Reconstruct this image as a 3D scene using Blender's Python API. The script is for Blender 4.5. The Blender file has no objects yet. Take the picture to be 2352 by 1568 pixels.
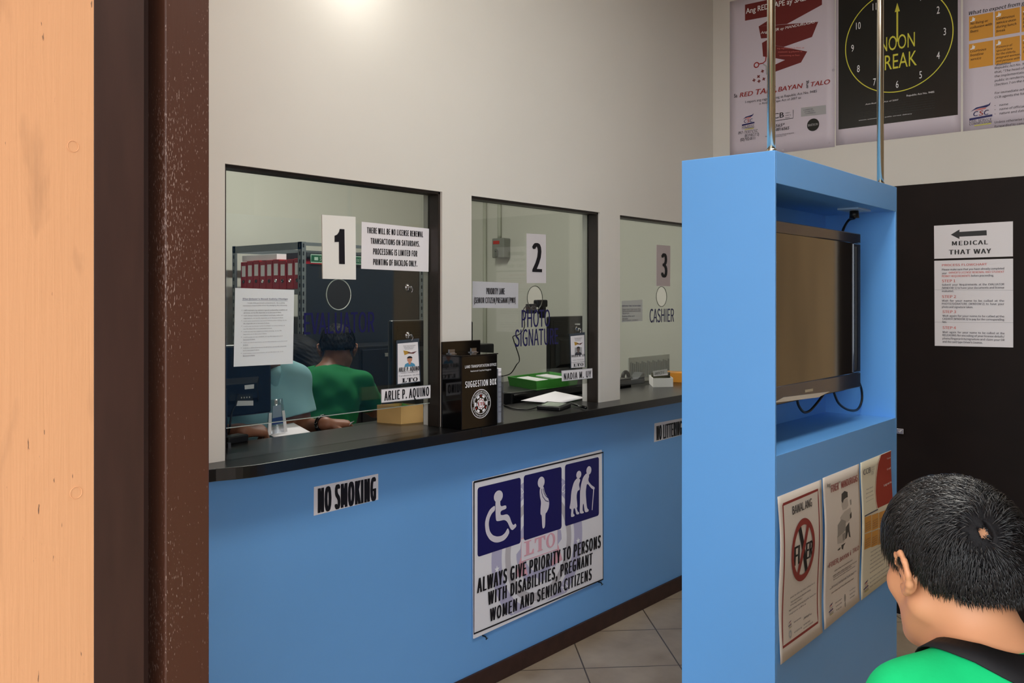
import bpy, bmesh, math, random
import numpy as np
from mathutils import Vector, Matrix
from mathutils.geometry import tessellate_polygon
random.seed(7); RNG = np.random.default_rng(7)
S = bpy.context.scene
COL = S.collection
PI = math.pi

# ------------------------------------------------------------------ camera, sky, exposure
FPX, CU, CV = 2034.0, 1176.0, 687.0          # focal length and horizon point for a 2352 x 1568 frame
YAW = math.radians(40.37); EYE = 1.526
CF = (math.cos(YAW), math.sin(YAW)); CR = (math.sin(YAW), -math.cos(YAW))
cam = bpy.data.cameras.new('camera'); cam.sensor_width = 36; cam.lens = 36*FPX/2352
cam.shift_y = (CV-784)/2352; cam.clip_start = .05
camo = bpy.data.objects.new('camera', cam); COL.objects.link(camo)
camo.location = (0, 0, EYE); camo.rotation_euler = (PI/2, 0, YAW-PI/2)
S.camera = camo
S.view_settings.view_transform = 'Standard'; S.view_settings.look = 'None'
S.view_settings.exposure = 0.47; S.view_settings.gamma = 1
S.cycles.max_bounces = 10; S.cycles.diffuse_bounces = 6; S.cycles.transparent_max_bounces = 16
S.cycles.sample_clamp_indirect = 6
w = bpy.data.worlds.new('sky'); S.world = w; w.use_nodes = True
bg = w.node_tree.nodes['Background']; bg.inputs[0].default_value = (.93, .97, 1, 1); bg.inputs[1].default_value = 2.9

# ------------------------------------------------------------------ helpers
def lin(c):
    if isinstance(c, str):
        c = [int(c[i:i+2], 16)/255 for i in (0, 2, 4)]
    else:
        c = [x/255 for x in c]
    return tuple(x/12.92 if x <= .04045 else ((x+.055)/1.055)**2.4 for x in c)+(1,)
MATS = {}
def mat(name, rgb, rough=.6, spec=.5, metal=0, noise=None, bump=None, coat=0, emit=0):
    if name in MATS: return MATS[name]
    m = bpy.data.materials.new(name); m.use_nodes = True; nt = m.node_tree; b = nt.nodes['Principled BSDF']
    c = lin(rgb)
    b.inputs['Base Color'].default_value = c; b.inputs['Roughness'].default_value = rough
    b.inputs['Specular IOR Level'].default_value = spec; b.inputs['Metallic'].default_value = metal
    b.inputs['Coat Weight'].default_value = coat; b.inputs['Coat Roughness'].default_value = .05
    if emit:
        b.inputs['Emission Color'].default_value = c; b.inputs['Emission Strength'].default_value = emit
    m.diffuse_color = c
    def tex(scale):
        tc = nt.nodes.new('ShaderNodeTexCoord'); mp = nt.nodes.new('ShaderNodeMapping')
        n = nt.nodes.new('ShaderNodeTexNoise'); n.inputs['Detail'].default_value = 6
        sc = scale if isinstance(scale, tuple) else (scale,)*3
        mp.inputs['Scale'].default_value = sc; n.inputs['Scale'].default_value = 1
        nt.links.new(tc.outputs['Object'], mp.inputs[0]); nt.links.new(mp.outputs[0], n.inputs[0]); return n
    if noise:
        n = tex(noise[0]); mx = nt.nodes.new('ShaderNodeMix'); mx.data_type = 'RGBA'
        mr = nt.nodes.new('ShaderNodeMapRange'); mr.inputs[1].default_value = .35; mr.inputs[2].default_value = .65
        nt.links.new(n.outputs['Fac'], mr.inputs[0]); nt.links.new(mr.outputs[0], mx.inputs['Factor'])
        mx.inputs['A'].default_value = c; mx.inputs['B'].default_value = tuple(x*(1-noise[1]) for x in c[:3])+(1,)
        nt.links.new(mx.outputs['Result'], b.inputs['Base Color'])
    if bump:
        n = tex(bump[0]); bp = nt.nodes.new('ShaderNodeBump'); bp.inputs['Strength'].default_value = bump[1]
        bp.inputs['Distance'].default_value = bump[2]
        nt.links.new(n.outputs['Fac'], bp.inputs['Height']); nt.links.new(bp.outputs[0], b.inputs['Normal'])
    MATS[name] = m; return m

class MB:
    def __init__(s): s.v = []; s.f = []; s.mi = []
    def add(s, vs, fs, mi=0):
        o = len(s.v); s.v += [tuple(p) for p in vs]; s.f += [tuple(i+o for i in f) for f in fs]; s.mi += [mi]*len(fs); return s
    def box(s, x0, x1, y0, y1, z0, z1, mi=0):
        vs = [(x, y, z) for z in (z0, z1) for y in (y0, y1) for x in (x0, x1)]
        return s.add(vs, [(0, 2, 3, 1), (4, 5, 7, 6), (0, 1, 5, 4), (2, 6, 7, 3), (0, 4, 6, 2), (1, 3, 7, 5)], mi)
    def hexa(s, bot, top, mi=0):
        return s.add(list(bot)+list(top), [(3, 2, 1, 0), (4, 5, 6, 7), (0, 1, 5, 4), (1, 2, 6, 5), (2, 3, 7, 6), (3, 0, 4, 7)], mi)
    def obox(s, c, size, rz=0, rx=0, ry=0, mi=0):
        M = Matrix.Rotation(rz, 3, 'Z') @ Matrix.Rotation(ry, 3, 'Y') @ Matrix.Rotation(rx, 3, 'X')
        vs = [Vector(c)+M @ Vector((x*size[0]/2, y*size[1]/2, z*size[2]/2)) for z in (-1, 1) for y in (-1, 1) for x in (-1, 1)]
        return s.add(vs, [(0, 2, 3, 1), (4, 5, 7, 6), (0, 1, 5, 4), (2, 6, 7, 3), (0, 4, 6, 2), (1, 3, 7, 5)], mi)
    def prism(s, pts, z0, z1, mi=0):
        n = len(pts); vs = [(x, y, z0) for x, y in pts]+[(x, y, z1) for x, y in pts]
        return s.add(vs, [tuple(range(n))[::-1], tuple(range(n, 2*n))]+[(i, (i+1) % n, n+(i+1) % n, n+i) for i in range(n)], mi)
    def tube(s, pts, r, n=8, mi=0):
        pts = [Vector(p) for p in pts]; rs = r if isinstance(r, (list, tuple)) else [r]*len(pts); o = len(s.v)
        t0 = (pts[1]-pts[0]).normalized(); ref = Vector((0, 0, 1)) if abs(t0.z) < .9 else Vector((1, 0, 0))
        a = t0.cross(ref).normalized()
        for i, p in enumerate(pts):
            t = (pts[min(i+1, len(pts)-1)]-pts[max(i-1, 0)]).normalized()
            a = (a-t*a.dot(t)).normalized(); b = t.cross(a)
            s.v += [tuple(p+(a*math.cos(2*PI*k/n)+b*math.sin(2*PI*k/n))*rs[i]) for k in range(n)]
        for i in range(len(pts)-1):
            for k in range(n):
                s.f.append((o+i*n+k, o+i*n+(k+1) % n, o+(i+1)*n+(k+1) % n, o+(i+1)*n+k)); s.mi.append(mi)
        s.f += [tuple(o+k for k in range(n))[::-1], tuple(o+(len(pts)-1)*n+k for k in range(n))]; s.mi += [mi, mi]
        return s
    def ball(s, c, r, nu=12, nv=8, mi=0):
        r = r if isinstance(r, tuple) else (r,)*3; o = len(s.v)
        s.v.append((c[0], c[1], c[2]+r[2]))
        for j in range(1, nv):
            for i in range(nu):
                th = PI*j/nv; ph = 2*PI*i/nu
                s.v.append((c[0]+r[0]*math.sin(th)*math.cos(ph), c[1]+r[1]*math.sin(th)*math.sin(ph), c[2]+r[2]*math.cos(th)))
        s.v.append((c[0], c[1], c[2]-r[2])); e = len(s.v)-1
        for i in range(nu):
            i2 = (i+1) % nu; s.f.append((o, o+1+i, o+1+i2)); s.f.append((e, e-nu+i2, e-nu+i)); s.mi += [mi, mi]
            for j in range(nv-2):
                a = o+1+j*nu; s.f.append((a+i, a+nu+i, a+nu+i2, a+i2)); s.mi.append(mi)
        return s

WLOC = {}
def obj(name, mb, m, parent=None, bevel=0, smooth=False, origin=None, seg=2):
    V = np.array(mb.v, dtype=float)
    if origin is None:
        origin = Vector(((V[:, 0].min()+V[:, 0].max())/2, (V[:, 1].min()+V[:, 1].max())/2, V[:, 2].min()))
    origin = Vector(origin)
    me = bpy.data.meshes.new(name); me.from_pydata((V-np.array(origin)).tolist(), [], mb.f)
    for q in (m if isinstance(m, (list, tuple)) else [m]): me.materials.append(q)
    if any(mb.mi): me.polygons.foreach_set('material_index', mb.mi)
    if smooth: me.polygons.foreach_set('use_smooth', [True]*len(mb.f))
    me.validate(); me.update()
    o = bpy.data.objects.new(name, me); COL.objects.link(o)
    if parent:
        o.parent = parent; o.location = origin-WLOC[parent.name]
    else: o.location = origin
    WLOC[o.name] = origin
    if bevel:
        b = o.modifiers.new('bevel', 'BEVEL'); b.width = bevel; b.segments = seg; b.limit_method = 'ANGLE'; b.angle_limit = .6
        if not smooth: b.harden_normals = False
    return o
def tag(o, label, cat, group=None, kind=None):
    o['label'] = label; o['category'] = cat
    if group: o['group'] = group
    if kind: o['kind'] = kind
    return o
def thing(name, label, cat, loc, group=None):
    o = bpy.data.objects.new(name, None); COL.objects.link(o); o.location = loc; o.empty_display_size = .1
    WLOC[o.name] = Vector(loc); return tag(o, label, cat, group)
def struct(o):
    o['kind'] = 'structure'; return o

# pixel of the photograph -> point on a real plane
def ray(u, v):
    a = (u-CU)/FPX; return (CF[0]+a*CR[0], CF[1]+a*CR[1], (CV-v)/FPX)
def on_y(u, v, y):
    d = ray(u, v); t = y/d[1]; return Vector((d[0]*t, y, EYE+d[2]*t))
def on_x(u, v, x):
    d = ray(u, v); t = x/d[0]; return Vector((x, d[1]*t, EYE+d[2]*t))
def on_z(u, v, z):
    d = ray(u, v); t = (z-EYE)/d[2]; return Vector((d[0]*t, d[1]*t, z))
class Plane:
    def __init__(s, axis, c): s.ax = axis; s.c = c
    def loc(s, u, v):
        if s.ax == 'y':
            p = on_y(u, v, s.c); return (p.x, p.z)
        p = on_x(u, v, s.c); return (-p.y, p.z)
    def pt(s, q, z, d=0):
        return (q, s.c-d, z) if s.ax == 'y' else (s.c-d, -q, z)

# ---- lettering
_tc = {}; _caph = {}
import os
def _font(fn):
    try: return bpy.data.fonts.load(os.path.join(bpy.utils.system_resource('DATAFILES'), 'fonts', fn))   # a typeface that ships with Blender
    except Exception: return None
FACES = {'sans': _font('Noto Sans CJK Regular.woff2'), 'geo': None}
FACE = 'sans'; CAPH = 1.
def _raw(body, shear, spacing, face):
    c = bpy.data.curves.new('t', 'FONT'); c.body = body; c.fill_mode = 'FRONT'; c.shear = shear; c.space_character = spacing; c.resolution_u = 3
    if FACES[face]: c.font = FACES[face]
    o = bpy.data.objects.new('t', c); me = bpy.data.meshes.new_from_object(o)
    v = [(p.co.x, p.co.y) for p in me.vertices]; f = [tuple(p.vertices) for p in me.polygons]
    bpy.data.objects.remove(o); bpy.data.curves.remove(c); bpy.data.meshes.remove(me); return v, f
def glyphs(body, off=0., shear=0., spacing=1.):
    """outlines scaled to a cap height of one"""
    k = (body, shear, spacing, FACE)
    if k not in _tc:
        if FACE not in _caph: _caph[FACE] = max(p[1] for p in _raw('H', 0, 1, FACE)[0])
        v, f = _raw(body, shear, spacing, FACE); h = _caph[FACE]; _tc[k] = ([(x/h, y/h) for x, y in v], f)
    return _tc[k]

class Sheet:
    """A flat printed thing on a plane: its body is one mesh, each ink colour a child."""
    def __init__(s, plane, disp=None, base=0.):
        s.p = plane; s.ink = {}; s.order = []; s.disp = disp; s.base = base; s.n = 0
    def P(s, q, z, d): 
        e = s.disp(q, z) if s.disp else 0
        return s.p.pt(q, z, d+e+s.base)
    def body(s, name, corners, m, thick=.0006, px=True, n=1, bevel=0, parent=None, wob=0):
        c = [s.p.loc(*k) for k in corners] if px else corners     # TL TR BR BL
        mb = MB(); g = []
        for j in range(n+1):
            for i in range(n+1):
                a, b = i/n, j/n
                q = (c[0][0]*(1-a)+c[1][0]*a)*(1-b)+(c[3][0]*(1-a)+c[2][0]*a)*b
                z = (c[0][1]*(1-a)+c[1][1]*a)*(1-b)+(c[3][1]*(1-a)+c[2][1]*a)*b
                if wob and i in (0, n): q += wob*math.sin(b*9+i*2.1)*(.4+.6*math.sin(b*PI))
                g.append((q, z))
        N = (n+1)**2
        V = [s.P(q, z, thick) for q, z in g]+[s.P(q, z, 0) for q, z in g]
        F = []
        for j in range(n):
            for i in range(n):
                a = j*(n+1)+i; F.append((a, a+n+1, a+n+2, a+1)); F.append((N+a, N+a+1, N+a+n+2, N+a+n+1))
        ring = [i for i in range(n)]+[(j*(n+1)+n) for j in range(n)]+[n*(n+1)+n-i for i in range(n)]+[(n-j)*(n+1) for j in range(n)]
        for k in range(len(ring)):
            a, b = ring[k], ring[(k+1) % len(ring)]; F.append((a, b, N+b, N+a))
        mb.add(V, F); s.top = thick
        s.o = obj(name, mb, m, parent=parent, bevel=bevel, smooth=n > 1); s.c = c; return s.o
    def _layer(s, m, nm):
        k = (m.name, nm)
        if k not in s.ink: s.ink[k] = (MB(), m, nm); s.n += 1
        s.calls = getattr(s, 'calls', 0)+1                # later marks lie a hair above earlier ones
        return s.ink[k][0], s.top+s.calls*1.2e-6+.00012*s.n_of(k)+(.0015 if nm == 'lettering' else 0)
    def n_of(s, k): return list(s.ink).index(k)+1
    def poly(s, loops, m, px=True, nm='print'):
        if isinstance(loops[0][0], (int, float)): loops = [loops]
        L = [[s.p.loc(*k) if px else k for k in l] for l in loops]
        mb, d = s._layer(m, nm)
        flat = [k for l in L for k in l]
        tris = tessellate_polygon([[Vector((a, b, 0)) for a, b in l] for l in L])
        if s.disp:                                  # follow the curl of the paper
            st = [tuple(flat[i] for i in t) for t in tris]; flat = []; tris = []
            while st:
                A, B, C = st.pop(); ls = [math.dist(A, B), math.dist(B, C), math.dist(C, A)]
                if max(ls) < .03: tris.append((len(flat), len(flat)+1, len(flat)+2)); flat += [A, B, C]; continue
                k = ls.index(max(ls)); A, B, C = ((A, B, C), (B, C, A), (C, A, B))[k]; M_ = ((A[0]+B[0])/2, (A[1]+B[1])/2); st += [(A, M_, C), (M_, B, C)]
        F = []
        for t in tris:
            (ax, ay), (bx, by), (cx, cy) = (flat[i] for i in t)
            ar = (bx-ax)*(cy-ay)-(cx-ax)*(by-ay)
            F.append(tuple(t) if ar > 0 else tuple(t)[::-1])
        mb.add([s.P(q, z, d) for q, z in flat], F)
    def ell(s, c, rx, ry, m, px=True, inner=0, nm='print', n=40, a0=0, a1=2*PI):
        """ellipse (or ring) in plane metres; centre given as pixel when px"""
        cx, cz = s.p.loc(*c) if px else c
        full = abs(a1-a0-2*PI) < 1e-6
        ks = [a0+(a1-a0)*i/n for i in range(n+1)]
        mb, d = s._layer(m, nm)
        V = []; F = []
        for k in ks:
            V.append(s.P(cx+rx*math.cos(k), cz+ry*math.sin(k), d)); V.append(s.P(cx+rx*inner*math.cos(k), cz+ry*inner*math.sin(k), d))
        for i in range(n): F.append((2*i, 2*i+2, 2*i+3, 2*i+1))
        mb.add(V, F)
    def stroke(s, pts, wd, m, px=True, nm='print'):
        L = [Vector(s.p.loc(*k)) if px else Vector(k) for k in pts]; mb, d = s._layer(m, nm); V = []; F = []
        for i, p in enumerate(L):
            t = (L[min(i+1, len(L)-1)]-L[max(i-1, 0)]).normalized(); nn = Vector((-t.y, t.x))*wd/2
            V += [s.P(p.x-nn.x, p.y-nn.y, d), s.P(p.x+nn.x, p.y+nn.y, d)]
        for i in range(len(L)-1): F.append((2*i, 2*i+2, 2*i+3, 2*i+1))
        mb.add(V, F)
    def text(s, body, bl, tr, m, off=.0, shear=0., px=True, nm='lettering', spacing=1., rot=0, fat=0.):
        fat = fat or off*1.3
        a = s.p.loc(*bl) if px else bl; b = s.p.loc(*tr) if px else tr
        v, f = glyphs(body, off, shear, spacing)
        if not v: return
        x0 = min(p[0] for p in v); x1 = max(p[0] for p in v)
        mb, d = s._layer(m, nm); W, H = b[0]-a[0], b[1]-a[1]
        fw = fat*H; W -= fw; stem = .11*W/(x1-x0)
        nc = max(3, 1+math.ceil(fw/stem*(4 if H > .05 else 2.2))) if fat else 1
        for k in range(nc):
            pts = []; sx = fw*k/(nc-1) if fat else 0
            for x, y in v:
                X = (x-x0)/(x1-x0)*W+sx; Y = y/CAPH*H
                if rot: X, Y = X*math.cos(rot)-Y*math.sin(rot), X*math.sin(rot)+Y*math.cos(rot)
                pts.append(s.P(a[0]+X, a[1]+Y, d+k*2e-6))
            mb.add(pts, f)
    def line(s, body, q, z, h, m, width=None, off=.0, shear=0, xs=1., align='l', nm='lettering'):
        """a text line in plane metres: cap height h, natural width times xs, or stretched to width"""
        v, f = glyphs(body, off, shear)
        x0 = min(p[0] for p in v); x1 = max(p[0] for p in v)
        W = width or (x1-x0)/CAPH*h*xs
        if align == 'c': q -= W/2
        if align == 'r': q -= W
        s.text(body, (q, z), (q+W, z+h), m, off, shear, px=False, nm=nm)
    def arc(s, body, c, r, h, mid, m, inward=False, off=.02, step=None, xs=.8, zmin=-9, nm='lettering'):
        """letters on a circle, centred on angle mid (radians, 0 = right)"""
        mb, d = s._layer(m, nm)
        ws = []
        for ch in body:
            if ch == ' ': ws.append(.35); continue
            v, f = glyphs(ch, off); ws.append((max(p[0] for p in v)-min(p[0] for p in v))+.12)
        tot = sum(ws); sc = h/CAPH*xs; ang = tot*sc/r; sg = 1 if inward else -1
        a = mid-sg*ang/2; acc = 0
        for ch, wv in zip(body, ws):
            th = a+sg*(acc+wv/2)*sc/r; acc += wv
            if ch == ' ' or c[1]+(r-h/2)*math.sin(th) < zmin or c[1]+(r+h/2)*math.sin(th) < zmin: continue
            v, f = glyphs(ch, off); x0 = (min(p[0] for p in v)+max(p[0] for p in v))/2
            pts = []
            for x, y in v:
                X = (x-x0)*sc; Y = (y/CAPH-.5)*h
                er = (math.cos(th), math.sin(th)); et = (math.sin(th), -math.cos(th))
                k = -1 if inward else 1
                pts.append(s.P(c[0]+er[0]*(r+k*Y)+k*et[0]*X, c[1]+er[1]*(r+k*Y)+k*et[1]*X, d))
            mb.add(pts, f)
    def done(s, parent=None):
        for mb, m, nm in s.ink.values():
            obj(nm.split('#')[0], mb, m, parent=parent or s.o)
def zoomer(x0, y0, k): return lambda X, Y: (x0+X/k, y0+Y/k)
def filler(n, seed=0):
    r = random.Random(seed); out = ''
    ws = 'ang mga para sa ng tao may batas bawat serbisyo opisina kawani bayan report public service office act the and of for rendering conduct'.split()
    while len(out) < n: out += r.choice(ws)+' '
    return out.strip()
def fline(sh, k, n, bl, tr, m, h=.0042, fat=.0):
    a = sh.p.loc(*bl); b = sh.p.loc(*tr); sh.text(filler(n, k), a, (b[0], a[1]+h), m, fat=fat, px=False)
def serif_lto(sh, bl, tr, m, px=True):
    a = sh.p.loc(*bl) if px else bl; b = sh.p.loc(*tr) if px else tr
    W, H = b[0]-a[0], b[1]-a[1]
    f = lambda pts: [(a[0]+x*W, a[1]+y*H) for x, y in pts]
    sh.poly(f([(0, 0), (.3, 0), (.3, .32), (.27, .32), (.23, .1), (.16, .1), (.16, .92), (.22, .92), (.22, 1), (0, 1), (0, .92), (.06, .92), (.06, .08), (0, .08)]), m, px=False, nm='lettering')
    sh.poly(f([(.42, 0), (.58, 0), (.58, .08), (.55, .08), (.55, .9), (.61, .9), (.64, .68), (.67, .68), (.67, 1), (.33, 1), (.33, .68), (.36, .68), (.39, .9), (.45, .9), (.45, .08), (.42, .08)]), m, px=False, nm='lettering')
    mb, d = sh._layer(m, 'lettering'); V = []; F = []; n = 28
    for i in range(n+1):
        k = 2*PI*i/n
        for ix, rx, ry in ((0, .15, .52), (1, .075, .44)):
            V.append(sh.P(a[0]+(.85+rx*math.cos(k))*W, a[1]+(.5+ry*math.sin(k))*H, d))
    for i in range(n): F.append((2*i, 2*i+2, 2*i+3, 2*i+1))
    mb.add(V, F)

# ------------------------------------------------------------------ materials
WALL_W = mat('white_wall_paint', 'dad7d0', .75, .3, noise=(1.3, .05), bump=(18, .08, .004))
OFFICE_W = mat('pale_green_wall_paint', 'dad9d0', .7, .3, noise=(1.1, .05))
CEIL = mat('ceiling_paint', 'd8d5cc', .8)
BLUE = mat('blue_paint', '6fa9e6', .42, .4, noise=(2.0, .05), bump=(60, .05, .002))
BLACKTOP = mat('black_laminate', '141416', .28, .5, noise=(40, .2))
DKFRAME = mat('dark_brown_aluminium', '2a221d', .4, .5, noise=(25, .25))
BASEB = mat('brown_baseboard', '3d2620', .55, .4, noise=(20, .3))
def peach_mat():
    m = mat('peach_wall_paint', 'dea376', .6, .35); nt = m.node_tree; b = nt.nodes['Principled BSDF']; L = nt.links.new; N = nt.nodes.new
    g = N('ShaderNodeNewGeometry')
    def noise(sc, det=5, dist=0):
        mp = N('ShaderNodeMapping'); mp.inputs['Scale'].default_value = sc; n = N('ShaderNodeTexNoise'); n.inputs['Scale'].default_value = 1; n.inputs['Detail'].default_value = det; n.inputs['Distortion'].default_value = dist
        L(g.outputs['Position'], mp.inputs[0]); L(mp.outputs[0], n.inputs[0]); return n.outputs['Fac']
    def ramp(f, a, b2):
        r = N('ShaderNodeMapRange'); r.inputs[1].default_value = a; r.inputs[2].default_value = b2; L(f, r.inputs[0]); return r.outputs[0]
    def mix(f, A, B):
        x = N('ShaderNodeMix'); x.data_type = 'RGBA'; L(f, x.inputs['Factor'])
        for k, v in (('A', A), ('B', B)):
            if isinstance(v, str): x.inputs[k].default_value = lin(v)
            else: L(v, x.inputs[k])
        return x.outputs['Result']
    c = mix(ramp(noise((14, 14, 3.5), 4, .6), .60, .80), 'dea376', 'b88661')          # grubby patches
    c = mix(ramp(noise((150, 150, 26), 3), .715, .74), c, '8a644c')                   # chips and scratches
    L(c, b.inputs['Base Color'])
    bp = N('ShaderNodeBump'); bp.inputs['Strength'].default_value = .42; bp.inputs['Distance'].default_value = .003
    ad = N('ShaderNodeMath'); ad.operation = 'MULTIPLY_ADD'; L(noise((160, 160, 5), 4, .4), ad.inputs[0]); ad.inputs[1].default_value = .45; L(noise((16, 16, 9), 5, .8), ad.inputs[2])
    L(ad.outputs[0], bp.inputs['Height']); L(bp.outputs[0], b.inputs['Normal']); return m
PEACH = peach_mat()
PAPER = mat('white_paper', 'e9e6ea', .7, .3)
PAPER_W = mat('warm_white_paper', 'e2dcd2', .7, .3)
PAPER_L = mat('lilac_white_poster', 'cfc6d2', .45, .4)
CARD = mat('white_card', 'ecebe6', .6, .3)
INK = mat('black_ink', '15131a', .6, .3)
INK2 = mat('grey_ink', '55525c', .7, .3)
NAVY = mat('navy_ink', '13125a', .5, .4)
VINYL = mat('navy_vinyl', '18174f', .45, .4)
RED = mat('red_ink', '96251f', .6, .3)
RED2 = mat('pale_red_ink', 'd0706a', .6, .3)
ORANGE = mat('orange_ink', 'd99a3a', .6, .3)
WHITE = mat('white_ink', 'efeef0', .6, .3)
YELLOW = mat('yellow_ink', 'd6d04a', .6, .3)
BLACKP = mat('black_print', '111210', .25, .5)
GREYP = mat('grey_print', 'a9a9ac', .6, .3)
DKPLASTIC = mat('black_plastic', '17181b', .4, .5, bump=(200, .05, .001))
NVPLASTIC = mat('navy_black_plastic', '171d2b', .35, .5)
GLOSSB = mat('gloss_black_acrylic', '08080a', .08, .6)
CHROME = mat('brushed_steel', 'c9c4b4', .22, .5, 1)
SILVER = mat('silver_metal', 'c8c8cc', .25, .5, 1)
STEELG = mat('grey_enamelled_steel', '6f7578', .5, .4, noise=(12, .15))
CABNAVY = mat('dark_navy_steel', '22272f', .45, .5, noise=(2.5, .12))
BINDER = mat('red_binder_board', 'a8242e', .5, .4, noise=(14, .15))
GREEN = mat('green_sign_board', '1d5a3c', .5, .4)
GOLD = mat('gold_card', 'e4b977', .42, .5, noise=(8, .08))
GRNPL = mat('green_plastic', '3f9a35', .4, .5)
SKIN1 = mat('light_brown_skin', 'd79a72', .5, .4, noise=(9, .08), bump=(300, .06, .001))
SKIN2 = mat('brown_skin', '8a5a44', .5, .4, noise=(12, .15))
HAIR_R = mat('matt_black_hair', '121114', .7, .25, bump=(220, .5, .003))
HAIR = mat('black_hair', '151417', .34, .9)
TEE = mat('green_tshirt_cotton', '14c878', .85, .2, noise=(30, .06), bump=(160, .12, .002))
TEE_D = mat('dark_green_polo_cotton', '1a7242', .85, .2, bump=(160, .12, .002))
POLO = mat('light_blue_polo_cotton', 'a4d8e4', .85, .2, noise=(10, .06), bump=(160, .12, .002))
DARKCL = mat('dark_trouser_cloth', '1c1e26', .9, .2)
WOOD = mat('added_door_wood', 'c9a878', .45, .5, noise=((12, 12, 1), .25))
DOORB = mat('dark_brown_door', '1a100d', .6, .2, noise=(6, .25))

def glass_mat():
    m = bpy.data.materials.new('clear_window_glass'); m.use_nodes = True; nt = m.node_tree; nt.nodes.remove(nt.nodes['Principled BSDF'])
    out = nt.nodes['Material Output']; tr = nt.nodes.new('ShaderNodeBsdfTransparent'); tr.inputs[0].default_value = (.87, .89, .87, 1)
    gl = nt.nodes.new('ShaderNodeBsdfGlossy'); gl.inputs['Roughness'].default_value = .015
    fr = nt.nodes.new('ShaderNodeFresnel'); ge = nt.nodes.new('ShaderNodeNewGeometry'); mr = nt.nodes.new('ShaderNodeMapRange')
    mr.inputs['To Min'].default_value = 1.5; mr.inputs['To Max'].default_value = 1/1.5      # same reflection from either side of the pane
    nt.links.new(ge.outputs['Backfacing'], mr.inputs[0]); nt.links.new(mr.outputs[0], fr.inputs[0]); mx = nt.nodes.new('ShaderNodeMixShader')
    nt.links.new(fr.outputs[0], mx.inputs[0]); nt.links.new(tr.outputs[0], mx.inputs[1]); nt.links.new(gl.outputs[0], mx.inputs[2])
    nt.links.new(mx.outputs[0], out.inputs[0]); return m
GLASS = glass_mat()
def clear_mat():
    m = bpy.data.materials.new('clear_plastic'); m.use_nodes = True; nt = m.node_tree; nt.nodes.remove(nt.nodes['Principled BSDF'])
    out = nt.nodes['Material Output']; tr = nt.nodes.new('ShaderNodeBsdfTransparent'); tr.inputs[0].default_value = (.85, .87, .9, 1)
    gl = nt.nodes.new('ShaderNodeBsdfGlossy'); gl.inputs['Roughness'].default_value = .12; mx = nt.nodes.new('ShaderNodeMixShader'); mx.inputs[0].default_value = .18
    nt.links.new(tr.outputs[0], mx.inputs[1]); nt.links.new(gl.outputs[0], mx.inputs[2]); nt.links.new(mx.outputs[0], out.inputs[0]); return m
CLEAR = clear_mat()
def tile_mat():
    m = bpy.data.materials.new('beige_floor_tiles'); m.use_nodes = True; nt = m.node_tree; b = nt.nodes['Principled BSDF']
    L = nt.links.new; N = nt.nodes.new
    g = N('ShaderNodeNewGeometry'); sp = N('ShaderNodeSeparateXYZ'); L(g.outputs['Position'], sp.inputs[0])
    def mth(op, a, c=None):
        n = N('ShaderNodeMath'); n.operation = op
        for i, k in enumerate((a, c)):
            if k is None: continue
            if isinstance(k, (int, float)): n.inputs[i].default_value = k
            else: L(k, n.inputs[i])
        return n.outputs[0]
    fs = []
    for op, off in (('ADD', 3.6275), ('SUBTRACT', .9935)):
        q = mth(op, sp.outputs[0], sp.outputs[1]); q = mth('MULTIPLY', q, .70711); q = mth('SUBTRACT', q, off)
        q = mth('DIVIDE', q, .4); q = mth('ADD', q, 100.5); fr = mth('FRACT', q); fs.append(mth('ABSOLUTE', mth('SUBTRACT', fr, .5)))
    grout = mth('LESS_THAN', mth('MINIMUM', *fs), .0075)
    n = N('ShaderNodeTexNoise'); n.inputs['Scale'].default_value = 5; n.inputs['Detail'].default_value = 8; L(g.outputs['Position'], n.inputs[0])
    cr = N('ShaderNodeValToRGB'); cr.color_ramp.elements[0].position = .3; cr.color_ramp.elements[1].position = .7
    cr.color_ramp.elements[0].color = lin('a08e78'); cr.color_ramp.elements[1].color = lin('c3b39c'); L(n.outputs['Fac'], cr.inputs[0])
    mx = N('ShaderNodeMix'); mx.data_type = 'RGBA'; mx.inputs['B'].default_value = lin('5c5046'); L(grout, mx.inputs['Factor']); L(cr.outputs[0], mx.inputs['A'])
    L(mx.outputs['Result'], b.inputs['Base Color']); b.inputs['Roughness'].default_value = .35; return m
TILE = tile_mat()
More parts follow.
